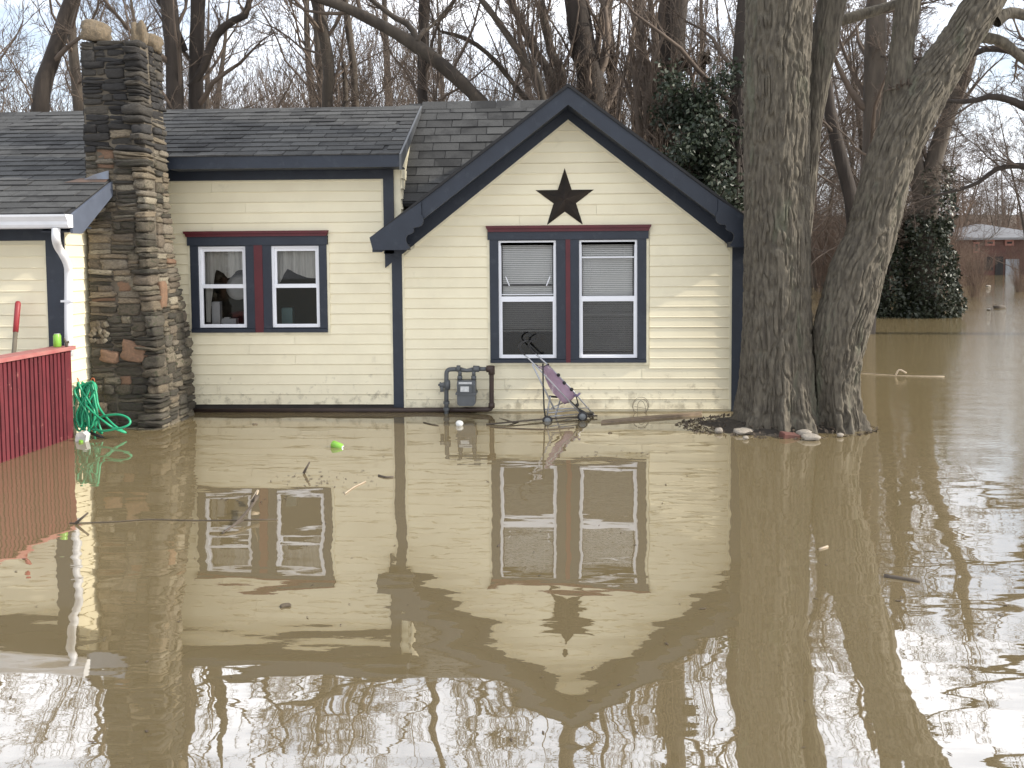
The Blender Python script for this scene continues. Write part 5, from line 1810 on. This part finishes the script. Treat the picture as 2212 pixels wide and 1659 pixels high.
p_ = P(2004, 690, 13.6)
ivy_column(iv1, p_.x, 13.6, -0.1, 2.6, 0.66, 6500, 1, ivy_m)
ivy_column(iv1, p_.x + 0.1, 13.6, 2.2, 3.9, 0.50, 1100, 4, ivy_m)
p2_ = P(1905, 690, 13.9)
ivy_column(iv2, p2_.x, 13.9, -0.1, 2.3, 0.52, 4200, 2, ivy_m)
ivy_column(iv2, p2_.x + 0.2, 13.9, 2.0, 3.8, 0.42, 900, 5, deadleaf_m)

# broadleaved evergreen left of the big tree
ev = empty('evergreen_tree', (P(1572, 500, 3.4).x, 3.4, 0))
tag(ev, 'dark glossy evergreen behind the right gable slope', 'tree')
rnge = np.random.default_rng(90)
est = [polyline([(ev.location.x + dx, 3.4 + dy, -0.4, 0.07), (ev.location.x + dx * 2, 3.4 + dy, 2.0, 0.06), (ev.location.x + dx * 3.4, 3.4 + dy * 2, 4.1, 0.03)], 20) for dx, dy in ((0.05, 0.0), (-0.14, 0.1), (0.10, 0.3), (0.16, -0.1))]
v, qd = tubes_np([(a_, c_2, 8) for a_, c_2 in est])
np_obj('trunk', (v - np.array(ev.location), qd), barkd_m, ev)
eg = crown_groups(est, rnge, [dict(k=28, tmin=0.30, lf=(0.14, 0.34), rf=(0.3, 0.5), ang=(0.6, 1.3), npts=6, up=0.1, wander=0.15, rmin=0.008, sides=4), dict(k=7, tmin=0.2, lf=(0.3, 0.5), rf=(0.4, 0.6), ang=(0.4, 1.0), npts=5, up=0.05, wander=0.2, rmin=0.005, sides=3)])
v, qd = tubes_np(eg)
np_obj('branches', (v - np.array(ev.location), qd), barkd_m, ev, False)
tips = eg[1][0].reshape(-1, 3)
idx = rnge.integers(0, len(tips), 15000)
cc_ = tips[idx] + rnge.normal(size=(15000, 3)) * 0.11
keep = cc_[:, 2] > 1.2
leaf_cloud('crown', cc_[keep], leaf_m, ev, 0.080, 91)

# hanging dead leaves on vines over the gable trees
vt = empty('vine_tangle', (P(1500, 300, 4.4).x, 4.4, 0))
tag(vt, 'tangle of vines with hanging dead leaves left of the big tree', 'vine')
vst = []
for k in range(34):
    xd = rnge.uniform(1360, 1600)
    ztop = P(xd, rnge.uniform(-140, 160), 4.4).z
    bx_ = P(xd + rnge.uniform(-50, 50), 400, 4.4)
    vst.append(polyline([(bx_.x, 4.4 + rnge.uniform(-.5, .5), 0.8, 0.010), (bx_.x + rnge.uniform(-.3, .3), 4.4 + rnge.uniform(-.5, .5), ztop * 0.55, 0.010), (P(xd, 0, 4.4).x, 4.4 + rnge.uniform(-.5, .5), ztop, 0.006)], 14))
v, qd = tubes_np([(a_, c_2, 4) for a_, c_2 in vst])
np_obj('stems', (v - np.array(vt.location), qd), twig_m, vt, False)
vg = crown_groups(vst, rnge, [dict(k=7, tmin=0.2, lf=(0.15, 0.35), rf=(0.4, 0.7), ang=(0.3, 1.0), npts=6, up=0.0, wander=0.3, rmin=0.004, sides=3), dict(k=4, tmin=0.2, lf=(0.3, 0.6), rf=(0.5, 0.7), ang=(0.4, 1.0), npts=4, up=-0.1, wander=0.2, rmin=0.003, sides=3)])
v, qd = tubes_np(vg)
np_obj('tendrils', (v - np.array(vt.location), qd), twig_m, vt, False)
tp = vg[1][0][:, -1]
idx = rnge.integers(0, len(tp), 900)
leaf_cloud('dead_leaves', tp[idx] + rnge.normal(size=(900, 3)) * 0.04, deadleaf_m, vt, 0.10, 92, droop=1.5)


# ------------------------------------------------------------------ woods behind
def generic_tree(seed, hgt, r0, spec, nst=1, spread=0.5):
    rng = np.random.default_rng(seed)
    stems = []
    for k in range(nst):
        a_ = rng.uniform(0, 6.28)
        sp_ = spread * hgt * (0.25 if nst == 1 else 1) * rng.uniform(0.2, 0.5)
        stems.append(polyline([(0.1 * k * math.cos(a_), 0.1 * k * math.sin(a_), -0.5, r0), (sp_ * 0.3 * math.cos(a_), sp_ * 0.3 * math.sin(a_), hgt * 0.35, r0 * 0.8), (sp_ * 0.7 * math.cos(a_) + rng.uniform(-.3, .3), sp_ * 0.7 * math.sin(a_), hgt * 0.7, r0 * 0.5), (sp_ * math.cos(a_), sp_ * math.sin(a_), hgt, r0 * 0.1)], 24))
    tr = tubes_np([(s_[0], s_[1], 8) for s_ in stems])
    cr_ = tubes_np(crown_groups(stems, rng, spec))
    return tr, cr_


SP_FAR = [dict(SP_TREE[0], k=18, tmin=0.25, rmin=0.014, rf=(0.15, 0.36)), dict(SP_TREE[1], k=8, rmin=0.010), dict(SP_TREE[2], k=6, rmin=0.0075, sides=3), dict(SP_TREE[3], k=2, rmin=0.006)]
protos = []
for k in range(4):
    tr, cr_ = generic_tree(200 + k, 13.0 + 2 * (k % 2), 0.19 + 0.03 * k, SP_FAR, nst=1 if k < 3 else 2)
    protos.append((np_mesh('trunk', tr[0], tr[1], barkf_m), np_mesh('crown', cr_[0], cr_[1], twig_m, False)))
for k in range(2):
    tr, cr_ = generic_tree(220 + k, 13.0, 0.095, [dict(SP_FAR[0], k=22, tmin=0.10, lf=(0.22, 0.5), ang=(0.6, 1.25), up=0.08), dict(SP_FAR[1], k=8), dict(SP_FAR[2], k=6), dict(SP_FAR[3], k=2)], nst=3, spread=0.7)
    protos.append((np_mesh('trunk', tr[0], tr[1], barkf_m), np_mesh('crown', cr_[0], cr_[1], twig_m, False)))
rgw = random.Random(31)
spots = []
for k in range(30):
    Y = rgw.uniform(14, 48)
    xd = rgw.uniform(-80, 2280)
    p = P(xd, 500, Y)
    if xd > 1700:
        continue
    spots.append((p.x, Y))
spots += [(P(x, 500, Y).x, Y) for x, Y in ((1840, 27), (2265, 21), (1770, 34), (2060, 66), (1960, 38), (2300, 30), (2160, 80), (1900, 24), (2300, 16), (2380, 22), (1820, 48), (2330, 22), (2010, 56), (1740, 22), (2240, 44))]
for k, (x, Y) in enumerate(spots):
    tr, cr_ = protos[k % 4] if x < P(1700, 500, Y).x or x > P(2255, 500, Y).x else protos[4 + k % 2]
    e = empty('woodland_tree', (x, Y, max(-0.9, ground_z(x, Y))))
    e.rotation_euler.z = rgw.uniform(0, 6.28)
    s = rgw.uniform(0.75, 1.15)
    e.scale = (s, s, s)
    if x < P(1700, 500, Y).x:
        tag(e, 'slender bare grey brown tree in the wood behind the cottage', 'tree', 'woodland trees behind the cottage')
    else:
        tag(e, 'low branching bare tree standing beyond the twin tree', 'tree', 'bare trees beyond the twin tree')
    put('trunk', tr, e)
    put('crown', cr_, e)

# brushwood: tangled thin stems, one mass
SP_BR = [dict(k=9, tmin=0.15, lf=(0.3, 0.6), rf=(0.4, 0.7), ang=(0.2, 0.7), npts=5, up=0.3, wander=0.14, rmin=0.006, sides=3), dict(k=5, tmin=0.2, lf=(0.3, 0.6), rf=(0.5, 0.7), ang=(0.3, 0.8), npts=4, up=0.2, wander=0.16, rmin=0.0055, sides=3)]
bproto = []
for k in range(3):
    tr, cr_ = generic_tree(300 + k, 5.2, 0.022, SP_BR, nst=16, spread=0.6)
    bproto.append((np.concatenate([tr[0], cr_[0]]), np.concatenate([tr[1], cr_[1] + len(tr[0])])))


def mass(name, label, places, m):
    V, Qd, off = [], [], 0
    for k, (x, y, s) in enumerate(places):
        v, qd = bproto[k % 3]
        a_ = rgw.uniform(0, 6.28)
        ca, sa = math.cos(a_), math.sin(a_)
        vv = np.stack([(v[:, 0] * ca - v[:, 1] * sa) * s + x, (v[:, 0] * sa + v[:, 1] * ca) * s + y, v[:, 2] * s + max(-0.6, ground_z(x, y))], -1)
        V.append(vv)
        Qd.append(qd + off)
        off += len(v)
    return tag(np_obj(name, (np.concatenate(V), np.concatenate(Qd)), m, None, False), label, kind='stuff')


pl_ = []
for k in range(40):
    Y = rgw.uniform(12, 30)
    xd = rgw.uniform(-60, 1750)
    pl_.append((P(xd, 500, Y).x, Y, rgw.uniform(0.8, 1.25) * (0.75 + Y / 40)))
mass('undergrowth', 'dense bare brushwood behind the cottage roof', pl_, twig_m)
pl_ = []
for k in range(80):
    Y = rgw.uniform(26, 92)
    xd = rgw.uniform(1700, 2290)
    if Y < 60 and xd > 2050:
        continue
    pl_.append((P(xd, 580, Y).x, Y, rgw.uniform(0.55, 0.95)))
for k in range(7):
    Y = rgw.uniform(22, 42)
    pl_.append((P(rgw.choice((2045, 2075, 2110, 2205)) + rgw.uniform(-12, 12), 580, Y).x, Y, rgw.uniform(0.30, 0.50)))
mass('undergrowth', 'russet brushwood on the far bank beyond the twin tree', pl_, brush_m)

# far wooded slope: low detail trees as one mass
V, Qd, off = [], [], 0
trf, crf = generic_tree(400, 12, 0.2, [dict(SP_TREE[0], k=14, rmin=0.04), dict(SP_TREE[1], k=6, rmin=0.03, sides=3), dict(SP_TREE[2], k=4, rmin=0.02)])
for k in range(130):
    Y = rgw.uniform(85, 190)
    xd = rgw.uniform(-60, 2300)
    x = P(xd, 500, Y).x
    for (v, qd) in (trf, crf):
        a_ = rgw.uniform(0, 6.28)
        ca, sa = math.cos(a_), math.sin(a_)
        s = rgw.uniform(0.7, 1.0)
        V.append(np.stack([(v[:, 0] * ca - v[:, 1] * sa) * s + x, (v[:, 0] * sa + v[:, 1] * ca) * s + Y, v[:, 2] * s + ground_z(x, Y)], -1))
        Qd.append(qd + off)
        off += len(v)
tag(np_obj('treeline', (np.concatenate(V), np.concatenate(Qd)), brush_m, None, False), 'brown bare wood on the far slope', kind='stuff')

# ------------------------------------------------------------------ brick house across the water
YB_ = 58.0
bh = empty('brick_house', (P(2150, 600, YB_).x, YB_, 0))
tag(bh, 'low red brick house with pale roof across the flood', 'house')
ZL = lambda x, y: P(1728 + x * 0.27776, 384 + y * 0.27776, YB_) - bh.location
farbrick_m = mat('far_brick', (0.105, 0.047, 0.036), (0.070, 0.036, 0.029), rough=0.9, scale=1.5)
a_, c_2 = ZL(1170, 800), ZL(1980, 465)
MB().box(a_.x, c_2.x, 0, 7, -0.6, c_2.z).build('wall', farbrick_m, bh)
e0, e1, r0_, r1_ = ZL(1120, 470), ZL(2030, 470), ZL(1470, 378), ZL(1800, 378)
hr = MB()
ra_, rb_ = Vector((e0.x + 4.2, 3.5, r0_.z + 0.3)), Vector((e1.x - 4.2, 3.5, r0_.z + 0.3))
c0, c1, c2, c3 = Vector((e0.x, -0.6, e0.z)), Vector((e1.x, -0.6, e0.z)), Vector((e1.x, 7.6, e0.z)), Vector((e0.x, 7.6, e0.z))
hr.poly([c0, c1, rb_, ra_]).poly([c1, c2, rb_]).poly([c2, c3, ra_, rb_]).poly([c3, c0, ra_])
hr.prism([c3, c2, c1, c0], (0, 0, -0.16))
hr.build('roof', mat('pale_roof', (0.15, 0.15, 0.155), rough=0.6), bh)
frm = mat('pinkish_frame', (0.30, 0.12, 0.09), rough=0.6)
for (x0, x1, y0, y1) in ((1345, 1395, 500, 585), (1436, 1512, 482, 528), (1590, 1660, 482, 528)):
    p, q = ZL(x0, y1), ZL(x1, y0)
    wo = MB().box(p.x, q.x, -0.08, 0, p.z, q.z).build('window', frm, bh)
    MB().box(p.x + 0.15, q.x - 0.15, -0.09, -0.081, p.z + 0.15, q.z - 0.15).build('pane', dark_m, wo)
p, q = ZL(1590, 900), ZL(1700, 632)
MB().box(p.x, q.x, -0.1, 0, -0.4, q.z).build('garage_door', mat('pale_door', (0.24, 0.26, 0.28), rough=0.6), bh)
for (x0, x1, y0, y1) in ((1290, 1330, 630, 715), (1345, 1400, 640, 740), (1430, 1500, 615, 720), (1515, 1580, 612, 760)):
    p, q = ZL(x0, y1), ZL(x1, y0)
    MB().box(p.x, q.x, -0.06, 0, p.z, q.z).build('shade_panel', dark_m, bh)  # flat dark panels paint the shade of the lower storey onto the wall
# second pale house further left, glimpsed between the trunks
fh = empty('pale_house', (P(1790, 600, 75).x, 75, 0))
tag(fh, 'pale roofed house glimpsed between the twin trunks', 'house')
p, q = P(1745, 600, 75) - fh.location, P(1900, 560, 75) - fh.location
MB().box(p.x, q.x, 0, 6, -0.3, q.z).build('wall', mat('far_wall', (0.16, 0.11, 0.09), rough=0.9), fh)
MB().prism([(p.x - 0.4, -0.5, q.z), (q.x + 0.4, -0.5, q.z), (q.x + 0.4, 3, q.z + 1.0), (p.x - 0.4, 3, q.z + 1.0)], (0, 0, 0.12)).build('roof', MATS['pale_roof'], fh)
# rubbish floating far out
for (xd, yd, s, m_, lb) in ((2136, 668, 0.10, whitestone_m, 'white scrap floating far out near the ivy trunk'), (2158, 664, 0.28, stick_m, 'dark lump floating far out before the brick house'), (2135, 618, 0.18, whitestone_m, 'pale bags floating below the brick house')):
    c = PZ(xd, yd, 0.03)
    o = put('floating_scrap', stone_variants(m_, 1, seed=int(xd), e=2.4, rough=0.8)[0], None, c, (0, 0, 0.4), (s * 1.5, s * 0.8, s * 0.55))
    tag(o, lb, 'scrap')

# ------------------------------------------------------------------ soil, litter and stones at the foot of the tree
cx_, cy_ = P(1680, 930, YA).x, YA
k1, k2 = 70, 14
v, th = [], np.linspace(0, 2 * np.pi, k1, endpoint=False)
for j in range(k2):
    t = j / (k2 - 1)
    rr = 0.92 * t * (1 + 0.10 * np.sin(3 * th + 1) + 0.07 * np.sin(7 * th))
    zz_ = 0.10 * (1 - t ** 1.6) - 0.035 * t + 0.035 * (fbm(np.stack([np.cos(th) * rr * 6, np.sin(th) * rr * 6, th * 0], -1), 3, 5) - 0.5)
    v.append(np.stack([cx_ - 0.02 + np.cos(th) * rr * 1.0, cy_ - 0.02 + np.sin(th) * rr * 0.60, zz_], -1))
v = np.concatenate(v)
a0 = np.arange(k2 - 1)[:, None] * k1 + np.arange(k1)[None]
a1 = np.arange(k2 - 1)[:, None] * k1 + (np.arange(k1)[None] + 1) % k1
qd = np.stack([a0, a1, a1 + k1, a0 + k1], -1).reshape(-1, 4)
tag(np_obj('soil_mound', (v, qd), soil_m), 'small hump of wet soil round the foot of the twin tree', kind='structure')
lit = MB()
for k in range(700):
    a_ = rg3.uniform(0, 6.28)
    t = math.sqrt(rg3.uniform(0.3, 1.08))
    p = Vector((cx_ - 0.02 + math.cos(a_) * 0.93 * t, cy_ - 0.02 + math.sin(a_) * 0.56 * t, max(0.004, 0.10 * (1 - t ** 1.6) - 0.03 * t + 0.03)))
    s = rg3.uniform(0.012, 0.035)
    u = Vector((rg3.uniform(-1, 1), rg3.uniform(-1, 1), rg3.uniform(-0.3, 0.5))).normalized() * s
    w2 = Vector((rg3.uniform(-1, 1), rg3.uniform(-1, 1), rg3.uniform(-0.3, 0.5))).normalized() * s * 0.5
    lit.poly([p - u, p - w2, p + u, p + w2])
for k in range(160):
    p = PZ(rg3.uniform(1500, 1600), rg3.uniform(912, 935), 0.006)
    s = rg3.uniform(0.012, 0.03)
    u = Vector((rg3.uniform(-1, 1), rg3.uniform(-1, 1), rg3.uniform(-0.1, 0.5))).normalized() * s
    w2 = Vector((rg3.uniform(-1, 1), rg3.uniform(-1, 1), 0)).normalized() * s * 0.5
    lit.poly([p - u, p - w2, p + u, p + w2])
tag(lit.build('leaf_litter', litter_m), 'wet leaves and twigs round the foot of the twin tree', kind='stuff')
wst = stone_variants(whitestone_m, 4, seed=14, e=2.6, rough=0.7, sub=5)
for (xd, yd, sx, sy, sz, m_, nm, lb, ct) in (
        (1605, 931, 0.19, 0.14, 0.05, wst[0], 'flat_stone', 'large flat pale stone at the left foot of the trunk', 'stone'),
        (1552, 929, 0.075, 0.06, 0.05, wst[1], 'pebble', 'small white pebble left of the flat stone', 'stone'),
        (1735, 937, 0.15, 0.10, 0.065, wst[2], 'round_stone', 'rounded white stone between the two trunks', 'stone'),
        (1752, 944, 0.15, 0.10, 0.05, wst[3], 'flat_stone', 'flat grey stone under the rounded white one', 'stone'),
        (1815, 938, 0.06, 0.05, 0.035, wst[0], 'pebble', 'small pale pebble at the foot of the leaning trunk', 'stone'),
        (1610, 943, 0.05, 0.04, 0.03, wst[1], 'pebble', 'tiny white pebble below the flat stone', 'stone')):
    c = PZ(xd, yd + 4, 0.01)
    o = put(nm, m_, None, c + Vector((0, 0, sz * 0.3)), (0.1, rg3.uniform(-.15, .15), rg3.uniform(-.4, .4)), (sx, sy, sz))
    tag(o, lb, ct)
c = PZ(1708, 944, 0.01)
o = MB().box(-0.09, 0.09, -0.045, 0.045, -0.035, 0.035).build('loose_brick', brickr_m)
bev = o.modifiers.new('bevel', 'BEVEL')
bev.width = 0.008
o.location = c + Vector((0, 0.03, -0.004))
o.rotation_euler = (0.1, 0.15, 0.3)
tag(o, 'red brick half sunk at the foot of the trunk', 'brick')
